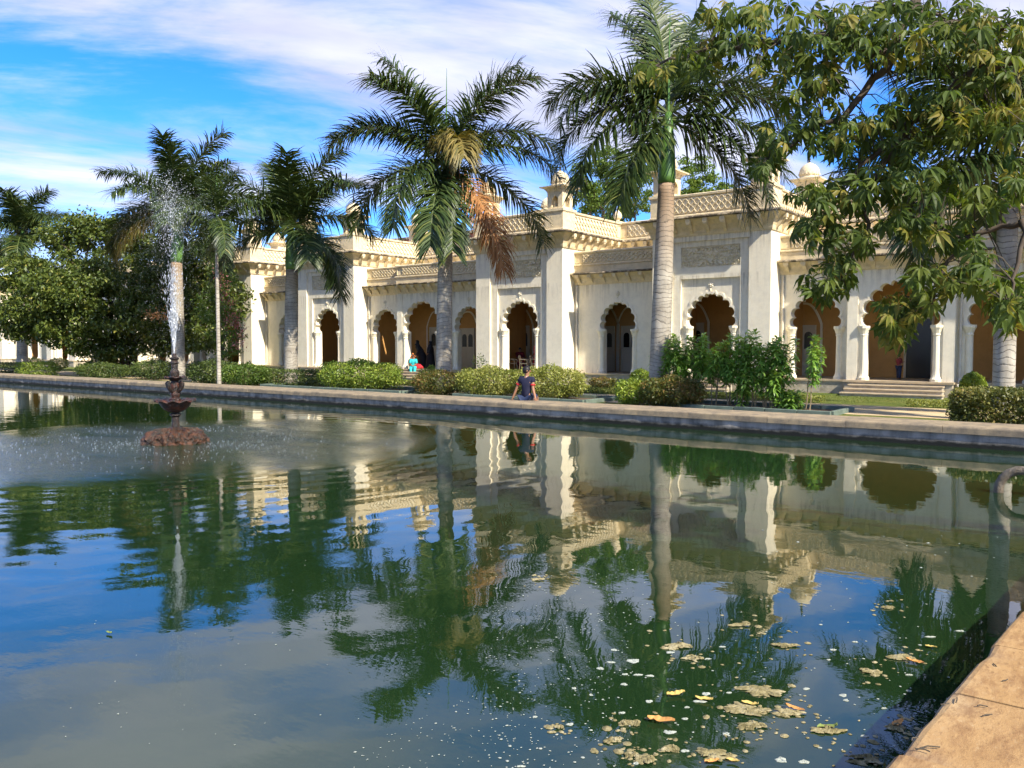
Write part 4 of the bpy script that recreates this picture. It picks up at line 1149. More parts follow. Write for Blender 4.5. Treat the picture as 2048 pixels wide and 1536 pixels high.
# low border hedges along the path
def border(label, px0, px1, Y, h=.26, dens=520, mat='leaf_yellow_shrub'):
    xa, xb = colX(px0, Y), colX(px1, Y); t = thing('border_hedge', label, 'hedge', ((xa + xb) / 2, Y, 0), group='low border hedges')
    n = int((xb - xa) * dens); P = np.stack([nrg.uniform(xa, xb, n), Y + nrg.uniform(-.22, .22, n), nrg.uniform(.03, h, n)], 1)
    leaf_cloud('foliage', t, mat, P, .07, None)
border('low yellow-green border hedge left of the arcade stairs', 1395, 1652, 30.0)
border('low yellow-green border hedge right of the arcade stairs', 1815, 1925, 30.0)
border('low border hedge between the boy and the right portal', 1130, 1262, 30.2)
border('low border hedge at the foot of the left stairs', 780, 850, 29.9)

# planting beds with kerb stones
mat_plain('kerb_paint', (0.13, 0.165, 0.13), 0.35, 3.0, 0.85, 0.3)
mat_plain('bed_soil', (0.11, 0.075, 0.045), 0.4, 6.0, 0.95, 0.6, 20)
def bed(label, px0, px1, y0=24.6, y1=26.9):
    xa, xb = colX(px0, y0), colX(px1, y0)
    flat('flower_bed', xa + .1, xb - .1, y0 + .1, y1 - .1, .03, 'bed_soil')
    t = thing('bed_kerb', label, 'kerb', ((xa + xb) / 2, y0, 0), group='kerbs of the planting beds')
    n = max(2, round((xb - xa) / 1.0)); L = (xb - xa) / n
    for k in range(n):
        for yy in (y0, y1): MB().cbox(xa + k * L + .01, xa + (k + 1) * L - .01, yy - .06, yy + .06, -.02, .15 + rng.uniform(-.008, .008), .012).build('kerb_stone', 'kerb_paint', t)
    for xx in (xa, xb): MB().cbox(xx - .06, xx + .06, y0 + .07, y1 - .07, -.02, .148, .012).build('kerb_stone', 'kerb_paint', t)
bed('green painted kerb round the bed of tall leafy shrubs', 1300, 1665)
bed('green painted kerb round the bed behind the boy', 905, 1168, 24.4, 26.9)
bed('green painted kerb round the bed of the bright green shrub', 520, 800, 24.5, 26.9)

# grass tufts on the lawn strips
n = 52000
gx = np.concatenate([nrg.uniform(-30, 8, n), nrg.uniform(-40, 8, n // 2)]); gy = np.concatenate([nrg.uniform(20.5, 24.3, n), nrg.uniform(30.2, 34.5, n // 2)])
N = len(gx); gh = nrg.uniform(.025, .07, N); ga = nrg.uniform(0, 6.28, N); gw = .008
V = np.empty((N, 3, 3)); V[:, 0] = np.stack([gx - np.cos(ga) * gw, gy - np.sin(ga) * gw, np.full(N, .003)], 1); V[:, 1] = np.stack([gx + np.cos(ga) * gw, gy + np.sin(ga) * gw, np.full(N, .003)], 1)
V[:, 2] = np.stack([gx + nrg.normal(size=N) * .02, gy + nrg.normal(size=N) * .02, gh], 1)
go = raw_mesh('grass', V.reshape(-1, 3), None, 'grass_blade', None, np.clip(nrg.normal(.5, .25, N), 0, 1), np.arange(N * 3).reshape(N, 3))
tag(go, 'short patchy grass between the pool wall and the palace', 'grass', kind='stuff')

# ------------------------------------------------------------------ overhanging tree at the right
def palmate_mesh(seed, nlf=7):
    rr = random.Random(seed); V = []; F = []
    for i in range(nlf):
        a = R(-118 + 236 * i / (nlf - 1)) + rr.uniform(-.12, .12); L = .132 * (1 - .34 * abs(i - (nlf - 1) / 2) / (nlf / 2)) * rr.uniform(.88, 1.1); W = L * .20
        dr = Vector((math.cos(a), math.sin(a), 0)); sd = Vector((-dr.y, dr.x, 0)); dp = rr.uniform(.3, 1.15); k = len(V)
        def P_(t, w, up): 
            z = -dp * L * t * t + up
            return tuple(dr * (L * t + .012) + sd * w + Vector((0, 0, z)))
        V += [P_(0, 0, 0), P_(.30, -W * .72, .008), P_(.30, 0, -.006), P_(.30, W * .72, .008), P_(.66, -W * .98, .010), P_(.66, 0, -.008), P_(.66, W * .98, .010), P_(1.0, 0, -.004)]
        F += [(k, k + 2, k + 1), (k, k + 3, k + 2), (k + 1, k + 2, k + 5, k + 4), (k + 2, k + 3, k + 6, k + 5), (k + 4, k + 5, k + 7), (k + 5, k + 6, k + 7)]
    # petiole rises from the centre along -x
    k = len(V); V += [(0, -.003, 0), (0, .003, 0), (-.10, .003, .05), (-.10, -.003, .05)]; F += [(k, k + 1, k + 2, k + 3)]
    return V, F
PM = [palmate_mesh(50 + i, 7 if i % 3 else 6) for i in range(6)]
LV = []
for i, (V, F) in enumerate(PM):
    for q in range(4):
        me = bpy.data.meshes.new('leaf'); me.from_pydata(V, [], F)
        at = me.attributes.new('var', 'FLOAT', 'FACE'); v0 = (.18, .42, .66, .92)[q]
        at.data.foreach_set('value', np.clip(nrg.normal(v0, .05, len(F)), 0, 1).astype(np.float32)); me.materials.append(MATS['leaf_overhang']); LV.append(me)
tr0 = Vector((3.4, 10.6, 0))
ov = thing('overhanging_tree', 'tree outside the right edge hanging leafy branches over the pool', 'tree', tuple(tr0))
OB = [(1310, 138, 62, 28, .9, 8.9), (1400, 108, 80, 42, 1.0, 8.8), (1470, 62, 80, 45, 1, 8.6), (1560, 110, 75, 52, 1, 8.4), (1440, 18, 60, 26, .9, 8.7), (1540, 20, 60, 30, .7, 8.4),
      (1650, 60, 80, 70, 1.1, 8.2), (1630, 170, 80, 55, 1.0, 8.2), (1750, 60, 90, 80, 1.1, 8.0), (1880, 60, 100, 80, 1.1, 7.7), (2000, 90, 80, 90, 1.1, 7.4),
      (1565, 275, 55, 45, 1.0, 8.3), (1530, 325, 34, 30, .9, 8.3), (1680, 265, 80, 60, 1.0, 8.1), (1800, 235, 90, 70, 1.1, 7.9), (1920, 215, 90, 70, 1.1, 7.6), (2025, 250, 50, 70, 1.0, 7.4),
      (1640, 395, 66, 50, 1.0, 8.0), (1740, 370, 80, 52, 1.1, 7.9), (1850, 345, 80, 52, 1.0, 7.7), (1950, 400, 60, 45, .7, 7.5), (2035, 350, 30, 50, .9, 7.4),
      (1635, 455, 50, 40, 1.0, 8.0), (1710, 475, 45, 36, .9, 7.9), (1655, 560, 52, 40, 1.2, 8.0), (1690, 520, 36, 28, 1.0, 8.0),
      (1820, 440, 70, 38, .9, 7.7), (1905, 480, 60, 34, .9, 7.5), (1965, 540, 55, 44, 1.0, 7.3), (2020, 600, 45, 60, 1.1, 7.1), (1850, 545, 50, 28, .8, 7.6), (1900, 575, 32, 26, .8, 7.4), (1795, 620, 50, 36, 1.0, 7.7), (1790, 662, 34, 22, .8, 7.7), (1850, 600, 40, 30, .7, 7.6)]
leaves = []
for bx, by, rx, ry, dn, d in OB:
    n = int(rx * ry * math.pi / 245 * dn * (.82 if by < 420 else 1.0)) + 3
    for _ in range(n):
        while True:
            u_ = [rng.uniform(-1, 1) for _k in range(3)]
            if sum(v * v for v in u_) < 1: break
        leaves.append((at_d(bx + u_[0] * rx, by + u_[1] * ry, d + u_[2] * .75), bx, by))
bm_ = MB()
limb(bm_, tr0 - Vector((0, 0, .1)), tr0 + Vector((-.3, -.2, 2.6)), .26, .2, 10, .05)
crown0 = tr0 + Vector((-.3, -.2, 2.6))
bpts = []
def path_limb(pxs, r0, r1, start=None):
    pts = ([start] if start is not None else []) + [at_d(*q) for q in pxs]; out = []
    for i in range(len(pts) - 1):
        for k in range(5): out.append(pts[i].lerp(pts[i + 1], k / 5) + Vector((rng.uniform(-.03, .03), rng.uniform(-.03, .03), rng.uniform(-.03, .03))))
    out.append(pts[-1]); n = len(out)
    bm_.tube(out, [r0 + (r1 - r0) * (i / (n - 1)) ** .7 for i in range(n)], 7); bpts.extend(out)
path_limb([(2150, -160, 7.4), (1850, -60, 8.0), (1790, 110, 8.0), (1690, 230, 8.1), (1600, 280, 8.3), (1535, 325, 8.3)], .095, .010, crown0)
path_limb([(1790, 110, 8.0), (1650, 70, 8.2), (1500, 90, 8.6), (1380, 110, 8.8), (1290, 140, 8.9)], .06, .01)
path_limb([(2150, 60, 7.2), (1950, 150, 7.6), (1820, 250, 7.9), (1740, 360, 7.9), (1735, 470, 7.9), (1680, 560, 8.0)], .075, .008, crown0)
path_limb([(1820, 250, 7.9), (1700, 350, 8.0), (1640, 400, 8.0), (1630, 460, 8.0)], .03, .008)
path_limb([(2180, 330, 7.0), (2050, 440, 7.2), (1930, 480, 7.5), (1875, 560, 7.6), (1862, 610, 7.6), (1800, 640, 7.7)], .042, .007, crown0)
path_limb([(2050, 440, 7.2), (2030, 540, 7.1), (2015, 620, 7.1)], .03, .008)
path_limb([(1950, 150, 7.6), (2010, 60, 7.4), (1900, 40, 7.7), (1780, 10, 8.0)], .04, .01)
path_limb([(1930, 480, 7.5), (1840, 430, 7.7), (1800, 440, 7.8)], .02, .008)
bm_.build('trunk', 'bark', ov, smooth=True)
tw = MB(); BP = np.array([tuple(p) for p in bpts])
crown = None
LVd = []
for p, bx, by in leaves:
    q = np.array(tuple(p)); k = int(np.argmin(((BP - q) ** 2).sum(1))); a = Vector(BP[k])
    if rng.random() < .55 and (a - p).length > .12:
        m1 = a.lerp(p, .5) + Vector((0, 0, .05)); tw.tube([a, m1, p + Vector((0, 0, .02))], [.007, .005, .003], 3, cap=False)
    az = math.atan2(p.y - a.y, p.x - a.x) + rng.uniform(-1.2, 1.2); tilt = R(rng.uniform(5, 70)); roll = rng.gauss(0, .45)
    rot = (Matrix.Rotation(az, 3, 'Z') @ Matrix.Rotation(tilt, 3, 'Y') @ Matrix.Rotation(roll, 3, 'X'))
    v = rng.random(); warm = (by > 600) or (bx > 1900 and by < 320)
    q4 = 0 if v < .22 else 1 if v < .62 else 2 if v < (.86 if not warm else .75) else 3
    LVd.append((p, rot, rng.randrange(6), q4, rng.uniform(.6, 1.12)))
LVd.sort(key=lambda t: depth(t[0]))
tw.build('twigs', 'twig_bark', ov, fix=False)['kind'] = 'stuff'
cr_ = None
bigV, bigF3, bigF4, bv3, bv4 = [], [], [], [], []
crown_o = bpy.data.objects.new('crown', None)
step = max(1, len(LVd) // 290); single_set = set(range(0, min(len(LVd), 290)))
vcount = 0
lp_parent = []
for i, (p, rot, mi, q4, sc) in enumerate(LVd):
    if i in single_set: lp_parent.append((p, rot, mi, q4, sc)); continue
    V, F = PM[mi]; A = np.array(V) * sc @ np.array(rot).T + np.array(tuple(p)); v0 = (.18, .42, .66, .92)[q4] + rng.uniform(-.06, .06)
    for f in F:
        (bigF4 if len(f) == 4 else bigF3).append([k + vcount for k in f]); (bv4 if len(f) == 4 else bv3).append(v0)
    bigV.append(A); vcount += len(V)
bpy.data.objects.remove(crown_o)
cr_ = raw_mesh('crown', np.concatenate(bigV), np.array(bigF4), 'leaf_overhang', ov, np.clip(bv4 + bv3, 0, 1), np.array(bigF3)); cr_['kind'] = 'stuff'
for p, rot, mi, q4, sc in lp_parent:
    inst('leaf', LV[mi * 4 + q4], cr_, tuple(p), rot=rot.to_euler(), scale=sc)
# ================================================================== FOUNTAIN
def mat_rust(name, base, red, amt, rough=.5):
    s = NT(name); p = s.pos()
    n = s.noise(p, 9, 6, .7); n2 = s.noise(p, 26, 4, .7)
    c = s.mix(s.math('MULTIPLY', s.ramp(n, [(.42, 0), (.62, 1)]), amt), base, red)
    c = s.mix(s.math('MULTIPLY', s.ramp(n2, [(.62, 0), (.75, 1)]), .5), c, (.26, .15, .08))
    return s.done(s.bsdf(c, rough, s.bump(s.math('ADD', n, n2), .9, .03), .4))
mat_rust('cast_iron', (.014, .013, .011), (.07, .028, .012), .5, .4)
mat_rust('rusty_bowl', (.014, .011, .009), (.12, .03, .011), .6, .4)
mat_rust('wet_moss_rock', (.020, .014, .008), (.10, .034, .011), .85, .45)
fo = thing('fountain', 'tiered cast iron fountain on a reddish mound in the pool', 'fountain', (FX, FY, WZ))
FD = depth((FX, FY)); FK = FD / FPX
def fz(y): return WZ + (886 - y) * FK
def lathe_w(mb, prof, n, rf=None, c=(FX, FY)):
    k = len(prof); vs = []; fs = []
    for i in range(n):
        a = 2 * math.pi * i / n
        for r, z in prof:
            r2, z2 = rf(a, r, z) if rf else (r, z); vs.append((c[0] + r2 * math.cos(a), c[1] + r2 * math.sin(a), z2))
    for i in range(n):
        j = (i + 1) % n
        for m_ in range(k - 1): fs.append((i * k + m_, j * k + m_, j * k + m_ + 1, i * k + m_ + 1))
    fs.append(tuple(i * k + k - 1 for i in range(n))); fs.append(tuple(reversed([i * k for i in range(n)])))
    return mb.add(vs, fs)
def mound_f(a, r, z):
    k = 1 + .05 * math.sin(3 * a + 1) + .04 * math.sin(7 * a) + .035 * math.sin(13 * a + z * 30) + rng.uniform(-.035, .035)
    return r * k, z + .02 * math.sin(5 * a + r * 20) + rng.uniform(-.03, .03)
lathe_w(MB(), [(r_ * .88, z_) for r_, z_ in [(.80, WZ - .5), (.80, WZ - .03), (.79, WZ + .01), (.77, WZ + .05), (.75, WZ + .09), (.72, WZ + .13), (.69, WZ + .17), (.64, WZ + .21), (.56, WZ + .24), (.48, WZ + .26), (.36, WZ + .275), (.24, WZ + .28), (.15, WZ + .28), (.02, WZ + .28)]], 84, mound_f).build('mound', 'wet_moss_rock', fo)
q = lambda px: px * FK / 2
MB().lathe([(.2, fz(860)), (.16, fz(858)), (q(15), fz(855)), (q(14), fz(836)), (q(16), fz(834)), (q(22), fz(832)), (q(22), fz(829)), (q(15), fz(827)), (q(16), fz(824))], 16, (FX, FY, 0)).build('stem', 'cast_iron', fo, smooth=False)
def bowl_f(a, r, z):
    w = max(0, (r / q(78)) - .35); return r * (1 + .07 * w * math.cos(10 * a)), z + .035 * w * math.cos(10 * a)
lathe_w(MB(), [(q(14), fz(826)), (q(26), fz(825)), (q(42), fz(820)), (q(56), fz(812)), (q(62), fz(806)), (q(70), fz(802)), (q(78), fz(803.5)), (q(77), fz(801.5)), (q(66), fz(800)), (q(50), fz(802)), (q(20), fz(804)), (q(5), fz(804))], 60, bowl_f).build('basin', 'rusty_bowl', fo)
st2 = MB().lathe([(q(24), fz(804)), (q(24), fz(799)), (q(16), fz(796)), (q(19), fz(790)), (q(14), fz(784)), (q(17), fz(775)), (q(16), fz(766)), (q(13), fz(762))], 14, (FX, FY, 0)).build('upper_stem', 'rusty_bowl', fo)
for k in range(4):       # curled leaf ornaments round the upper stem
    a = 2 * math.pi * k / 4 + .35; dv = Vector((math.cos(a), math.sin(a), 0)); c0 = Vector((FX, FY, 0))
    pts = [c0 + dv * r_ + Vector((0, 0, z_)) for r_, z_ in ((q(12), fz(786)), (q(26), fz(780)), (q(36), fz(773)), (q(40), fz(768)), (q(34), fz(765)), (q(28), fz(769)), (q(32), fz(774)))]
    MB().tube(pts, [.035, .045, .04, .035, .03, .025, .012], 7).build('scroll', 'cast_iron', st2)
lathe_w(MB(), [(q(12), fz(764)), (q(18), fz(762)), (q(28), fz(759)), (q(38), fz(755)), (q(39), fz(756)), (q(36), fz(754)), (q(14), fz(757)), (q(4), fz(757))], 36, lambda a, r, z: (r * (1 + .09 * max(0, r / q(39) - .4) * math.cos(8 * a)), z + .02 * max(0, r / q(39) - .4) * math.cos(8 * a))).build('upper_basin', 'rusty_bowl', fo)
MB().lathe([(q(14), fz(757)), (q(17), fz(752)), (q(19), fz(746)), (q(13), fz(740)), (q(13), fz(730)), (q(17), fz(727)), (q(13), fz(724)), (q(12), fz(722)), (q(18), fz(719)), (q(18), fz(717)), (q(9), fz(715)), (q(7), fz(709)), (q(5), fz(708))], 14, (FX, FY, 0)).build('nozzle', 'cast_iron', fo)
# spray -------------------------------------------------------------------
def mat_spray():
    s = NT('water_spray')
    d = s.n('ShaderNodeBsdfDiffuse'); d.inputs[0].default_value = (.88, .91, .93, 1)
    t = s.n('ShaderNodeBsdfTranslucent'); t.inputs[0].default_value = (.88, .91, .93, 1)
    g_ = s.n('ShaderNodeBsdfGlossy'); g_.inputs['Roughness'].default_value = .15
    m1 = s.n('ShaderNodeMixShader'); m1.inputs[0].default_value = .5; s.l(d.outputs[0], m1.inputs[1]); s.l(t.outputs[0], m1.inputs[2])
    m2 = s.n('ShaderNodeMixShader'); m2.inputs[0].default_value = .25; s.l(m1.outputs[0], m2.inputs[1]); s.l(g_.outputs[0], m2.inputs[2])
    return s.done(m2.outputs[0])
mat_spray()
def droplets(P, D, L, W):
    """elongated octahedra at P along D"""
    n = len(P); D = unit(D); u_ = np.cross(D, np.array([.31, .77, .2])); u_ = unit(u_); w_ = np.cross(D, u_)
    L = L[:, None]; W = W[:, None]
    V = np.stack([P - D * L, P + u_ * W, P + w_ * W, P - u_ * W, P - w_ * W, P + D * L], 1)
    k = np.arange(n)[:, None] * 6
    T = np.concatenate([k + np.array(t) for t in ((0, 2, 1), (0, 3, 2), (0, 4, 3), (0, 1, 4), (5, 1, 2), (5, 2, 3), (5, 3, 4), (5, 4, 1))])
    return V.reshape(-1, 3), T
z0 = fz(708); Pl, Dl, Ll, Wl = [], [], [], []
def ball(n, v0, spread, tmin, tmax, L, W, jit, wind=.12):
    a = nrg.uniform(0, 6.283, n); sp = np.abs(nrg.normal(0, spread, n)); t = nrg.uniform(tmin, tmax, n); v = nrg.normal(v0, .35, n)
    vx = np.cos(a) * sp * v; vy = np.sin(a) * sp * v; vz = v * (1 - sp * sp * .5)
    P = np.stack([FX + vx * t - wind * t * t, FY + vy * t, z0 + vz * t - 4.905 * t * t], 1) + nrg.normal(size=(n, 3)) * jit
    D = np.stack([vx - 2 * wind * t, vy, vz - 9.81 * t], 1); ok = P[:, 2] > WZ + .02
    Pl.append(P[ok]); Dl.append(D[ok]); Ll.append(nrg.uniform(.4, 1.3, ok.sum()) * L); Wl.append(nrg.uniform(.5, 1.2, ok.sum()) * W)
ball(1100, 7.6, .050, .0, .13, .060, .0055, .004)
ball(800, 7.4, .070, .06, .30, .045, .0048, .012)
ball(900, 8.3, .055, .3, .9, .020, .0048, .03)
ball(700, 8.3, .075, .5, 1.7, .010, .0034, .06)
ball(600, 7.8, .12, .5, 1.8, .007, .0030, .12)
ball(16000, 8.0, .10, .35, 1.75, .0022, .0019, .16)
SV, ST_ = [], []
strand = MB()
for k in range(34):
    a = rng.uniform(0, 6.283); sp = rng.uniform(.0, .12); v = rng.uniform(5.6, 7.6) * (1 - sp); tm = rng.uniform(.10, .24); pts = []
    for i in range(12):
        t = tm * i / 11; pts.append((FX + math.cos(a) * sp * v * t + rng.gauss(0, .006) * (i > 1), FY + math.sin(a) * sp * v * t + rng.gauss(0, .006) * (i > 1), z0 + v * t - 4.905 * t * t))
    strand.tube(pts, [.0062 * (1 - .72 * i / 11) * rng.uniform(.6, 1.3) for i in range(12)], 5)
# flat white discs painting glints and splash drops on the water round the fountain
n = 1600; a = nrg.uniform(0, 6.283, n); r_ = np.abs(nrg.normal(1.9, 1.3, n)) + .2
P = np.stack([FX - .5 + np.cos(a) * r_ * 1.5, FY + np.sin(a) * r_ * 1.0, WZ + np.full(n, .0015)], 1)
ok = np.sin(P[:, 0] * 2.3 + P[:, 1] * 1.1) + np.sin(P[:, 1] * 3.7 + .6) + nrg.normal(size=n) * .7 > -.1
P = P[ok]; n = len(P); Pl.append(P); Dl.append(np.tile([0, 0, 1.0], (n, 1)) + nrg.normal(size=(n, 3)) * .02); Ll.append(nrg.uniform(.001, .002, n)); Wl.append(nrg.uniform(.006, .016, n))
V, T = droplets(np.concatenate(Pl), np.concatenate(Dl), np.concatenate(Ll), np.concatenate(Wl))
SVn = np.array(strand.v); s4 = [f for f in strand.f if len(f) == 4]; k0 = len(V)
so = raw_mesh('fountain_spray', np.concatenate([V, SVn]), np.array(s4) + k0, 'water_spray', None, None, T)
tag(so, 'white jet of water and falling drops above the fountain, with painted glints on the water', 'water', kind='stuff')

# ------------------------------------------------------------------ inlet pipe at the right
mat_rust('old_pipe', (.17, .14, .10), (.09, .065, .04), .6, .75)
pm = at_z(1997, 985, WZ); PY = pm.y
ip = thing('inlet_pipe', 'old bent pipe curving down into the pool at the right edge', 'pipe', (pm.x, PY, WZ))
pts = [(XEf(PY) + .30, PY, .30), (pm.x + .36, PY, .30)] + [(pm.x + .30 - .30 * math.sin(t), PY, .0 + .30 * math.cos(t)) for t in (R(15), R(35), R(55), R(72), R(90))] + [(pm.x, PY, -.25)]
MB().tube(pts, .064, 14).build('pipe', 'old_pipe', ip, smooth=True)
MB().tube([(pm.x + .44, PY, .30), (pm.x + .60, PY, .30)], .085, 14).build('collar', 'dark_iron', ip)

# ================================================================== FLOATING THINGS
def mat_scum():
    s = NT('algae_scum'); p = s.pos(); n = s.noise(p, 14, 6, .75); n2 = s.noise(p, 60, 3, .7)
    c = s.ramp(n, [(.34, (.10, .085, .03)), (.5, (.25, .21, .10)), (.66, (.42, .37, .23))])
    c = s.mix(s.math('MULTIPLY', n2, .5), c, (.10, .08, .03))
    return s.done(s.bsdf(c, .75, s.bump(n2, .6, .01), .3))
mat_scum()
mat_plain('foam', (.31, .33, .28), .15, 20, .6, .3, 80)
mat_plain('leaf_ochre', (.50, .36, .10), .3, 22, .6, .2, 60)
mat_plain('leaf_orange', (.52, .25, .07), .3, 22, .6, .2, 60)
mat_plain('leaf_green_fallen', (.16, .20, .05), .3, 22, .5, .2, 60)
def pad(name, px, py, wpx, aspect, mat, seed, label, cat, group, h=.012, rough_=.25, lobes=1):
    """ragged flat patch on the water; several overlapping lobes make a clumped mat"""
    rr = random.Random(seed); p = at_z(px, py, WZ); W_ = wpx * depth(p) / FPX / 2; n = 30; mb = MB()
    for q_ in range(lobes):
        w_ = W_ * (1.0 if lobes == 1 else rr.uniform(.28, .62)); ox = 0 if lobes == 1 else rr.uniform(-.7, .7) * W_; oy = 0 if lobes == 1 else rr.uniform(-.7, .7) * W_ * aspect
        ph = [rr.uniform(0, 6.28) for _ in range(6)]; vs = []; asp = min(1, aspect * rr.uniform(.8, 1.5)); lift = q_ * .0015
        for ring, f in ((0, 1.0), (1, .85), (2, .5)):
            for i in range(n):
                a = 2 * math.pi * i / n; k = 1 + rough_ * (math.sin(2 * a + ph[0]) * .5 + math.sin(3 * a + ph[1]) * .5 + math.sin(5 * a + ph[2]) * .4 + math.sin(8 * a + ph[3]) * .3 + math.sin(13 * a + ph[4]) * .22)
                x_, y_ = ox + math.cos(a) * w_ * k * f, oy + math.sin(a) * w_ * asp * k * f
                vs.append((p.x + CT * x_ - ST * y_, p.y + ST * x_ + CT * y_, WZ + lift + (.001, h * rr.uniform(.3, .8), h * rr.uniform(.2, 1.3))[ring]))
        vs.append((p.x + CT * ox - ST * oy, p.y + ST * ox + CT * oy, WZ + lift + h)); fs = []
        for r in range(2):
            for i in range(n): j = (i + 1) % n; fs.append((r * n + i, r * n + j, (r + 1) * n + j, (r + 1) * n + i))
        for i in range(n): fs.append((2 * n + i, 2 * n + (i + 1) % n, 3 * n))
        mb.add(vs, fs)
    o = mb.build(name, mat, loc=(p.x, p.y, WZ)); return tag(o, label, cat, group)
mats_ = [(1345, 1293, 62, .5), (1388, 1316, 38, .7), (1532, 1384, 96, .55), (1492, 1420, 92, .5), (1438, 1512, 80, .6), (1572, 1428, 62, .5), (1660, 1462, 64, .45), (1262, 1450, 44, .6), (1290, 1518, 40, .7), (1262, 1512, 28, .8), (1795, 1456, 44, .6), (1724, 1520, 62, .6), (1742, 1344, 46, .5), (1800, 1316, 50, .5), (1075, 1160, 26, .4), (1780, 1216, 32, .4), (1338, 1500, 40, .6), (1226, 1482, 40, .5), (1506, 1455, 50, .6), (1570, 1292, 50, .4), (1118, 1456, 22, .6), (1480, 1252, 40, .3)]
ORD = ['first', 'second', 'third', 'fourth', 'fifth', 'sixth', 'seventh', 'eighth', 'ninth', 'tenth', 'eleventh', 'twelfth', 'thirteenth', 'fourteenth', 'fifteenth', 'sixteenth', 'seventeenth', 'eighteenth', 'nineteenth', 'twentieth', 'twenty-first', 'twenty-second']
for i, (x, y, w_, asp) in enumerate(mats_):
    pad('algae_mat', x, y, w_, asp, 'algae_scum', 300 + i, 'brown and cream scum mat on the pool, ' + ORD[sorted(mats_).index((x, y, w_, asp))] + ' from the left', 'algae', 'scum mats floating on the pool', .010, .42, 7)
foam_ = [(1266, 1322, 34, .5), (1228, 1300, 16, .6), (1222, 1325, 20, .3), (1340, 1305, 18, .6), (1200, 1337, 16, .8), (1250, 1349, 14, .4), (1276, 1350, 24, .25), (1300, 1352, 20, .3), (1248, 1369, 16, .6), (1148, 1377, 12, .7), (1182, 1390, 10, .7), (1298, 1403, 16, .7), (1374, 1415, 12, .6), (1412, 1388, 20, .6),
         (1400, 1403, 30, .4), (1458, 1386, 12, .6), (1244, 1426, 18, .5), (1370, 1438, 16, .6), (1140, 1449, 18, .5), (1070, 1434, 12, .5), (1340, 1465, 30, .4), (1452, 1468, 16, .7), (1370, 1502, 20, .6), (1272, 1527, 14, .6), (1416, 1318, 14, .5), (1445, 1294, 18, .3), (1612, 1378, 16, .5), (1686, 1391, 18, .7), (1692, 1401, 14, .6), (1730, 1473, 22, .5), (1657, 1320, 10, .5), (1562, 1520, 28, .7), (1608, 1524, 24, .6), (1640, 1496, 10, .6), (1818, 1350, 16, .5), (1768, 1417, 12, .5), (1795, 1420, 12, .5), (1818, 1382, 14, .5), (1666, 1300, 14, .5), (1920, 1262, 18, .5), (1710, 1284, 14, .5), (1042, 1533, 20, .5), (1860, 1274, 24, .3)]
for i, (x, y, w_, asp) in enumerate(foam_):
    pad('foam_patch', x, y, w_ * .85, asp, 'foam', 500 + i, 'small pale foam patch floating on the pool', 'foam', 'foam patches floating on the pool', .006, .22)
# hundreds of tiny foam flecks
FV, FF = [], []
cnt = 0
def flecks(n, x0, x1, y0, y1, smin, smax, cond=None):
    global cnt
    for _ in range(n):
        x, y = rng.uniform(x0, x1), rng.uniform(y0, y1)
        if cond and not cond(x, y): continue
        p = at_z(x, y, WZ); s_ = rng.uniform(smin, smax) * (1 + .8 * (rng.random() < .1)); e = rng.uniform(.6, 1.0); az = rng.uniform(0, 3.14); ca, sa_ = math.cos(az), math.sin(az)
        for i in range(7):
            a = 2 * math.pi * i / 7; u_, v_ = math.cos(a) * s_, math.sin(a) * s_ * e; FV.append((p.x + u_ * ca - v_ * sa_, p.y + u_ * sa_ + v_ * ca, WZ + .002))
        FV.append((p.x, p.y, WZ + .002 + s_ * .35)); FF.extend([(cnt + i, cnt + (i + 1) % 7, cnt + 7) for i in range(7)]); cnt += 8
flecks(420, 960, 1300, 1130, 1536, .003, .007, lambda x, y: abs(x - 1120 - (y - 1300) * -.15) < 150)
flecks(240, 700, 1050, 1330, 1536, .0025, .006, lambda x, y: y > 1500 - (x - 700) * .45)
flecks(130, 1250, 1900, 1180, 1500, .004, .009)
flecks(60, 100, 900, 1050, 1500, .003, .006)
flecks(30, 1500, 2000, 1060, 1180, .006, .012)
o = MB().add(FV, FF).build('foam_flecks', 'foam', fix=False); tag(o, 'tiny white foam flecks scattered over the pool', 'foam', kind='stuff')
FV, FF = [], []; cnt = 0
for x, y, w_, asp in mats_:
    flecks(14, x - w_ * 1.1, x + w_ * 1.1, max(1120, y - w_ * .6), min(1534, y + w_ * .6), .006, .020)
o = MB().add(FV, FF).build('scum_flecks', 'algae_scum', fix=False); tag(o, 'small brown bits of scum drifting round the mats', 'algae', kind='stuff')
def fallen(label, px, py, wpx, mat, seed, az):
    rr = random.Random(seed); p = at_z(px, py, WZ); L = wpx * depth(p) / FPX; N_ = 9; vs = []; fs = []
    for i in range(N_):
        t = i / (N_ - 1); w_ = L * .20 * math.sin(math.pi * (t * .92 + .04)) ** .7; x_ = L * (t - .5); zc = .010 + .35 * L * (abs(t - .45) ** 1.7) * rr.uniform(.5, .9)
        for s_, up_ in ((-1, .02), (0, 0), (1, .02)):
            y_ = w_ * s_ + .06 * L * math.sin(t * 3); vs.append((p.x + x_ * math.cos(az) - y_ * math.sin(az), p.y + x_ * math.sin(az) + y_ * math.cos(az), WZ + zc + abs(s_) * L * .10 * rr.uniform(.4, 1.4)))
    for i in range(N_ - 1):
        for r in range(2): fs.append((i * 3 + r, i * 3 + r + 1, i * 3 + 4 + r, i * 3 + 3 + r))
    o = MB().add(vs, fs).build('fallen_leaf', mat, loc=(p.x, p.y, WZ), fix=False); return tag(o, label, 'leaf', 'fallen leaves floating on the pool')
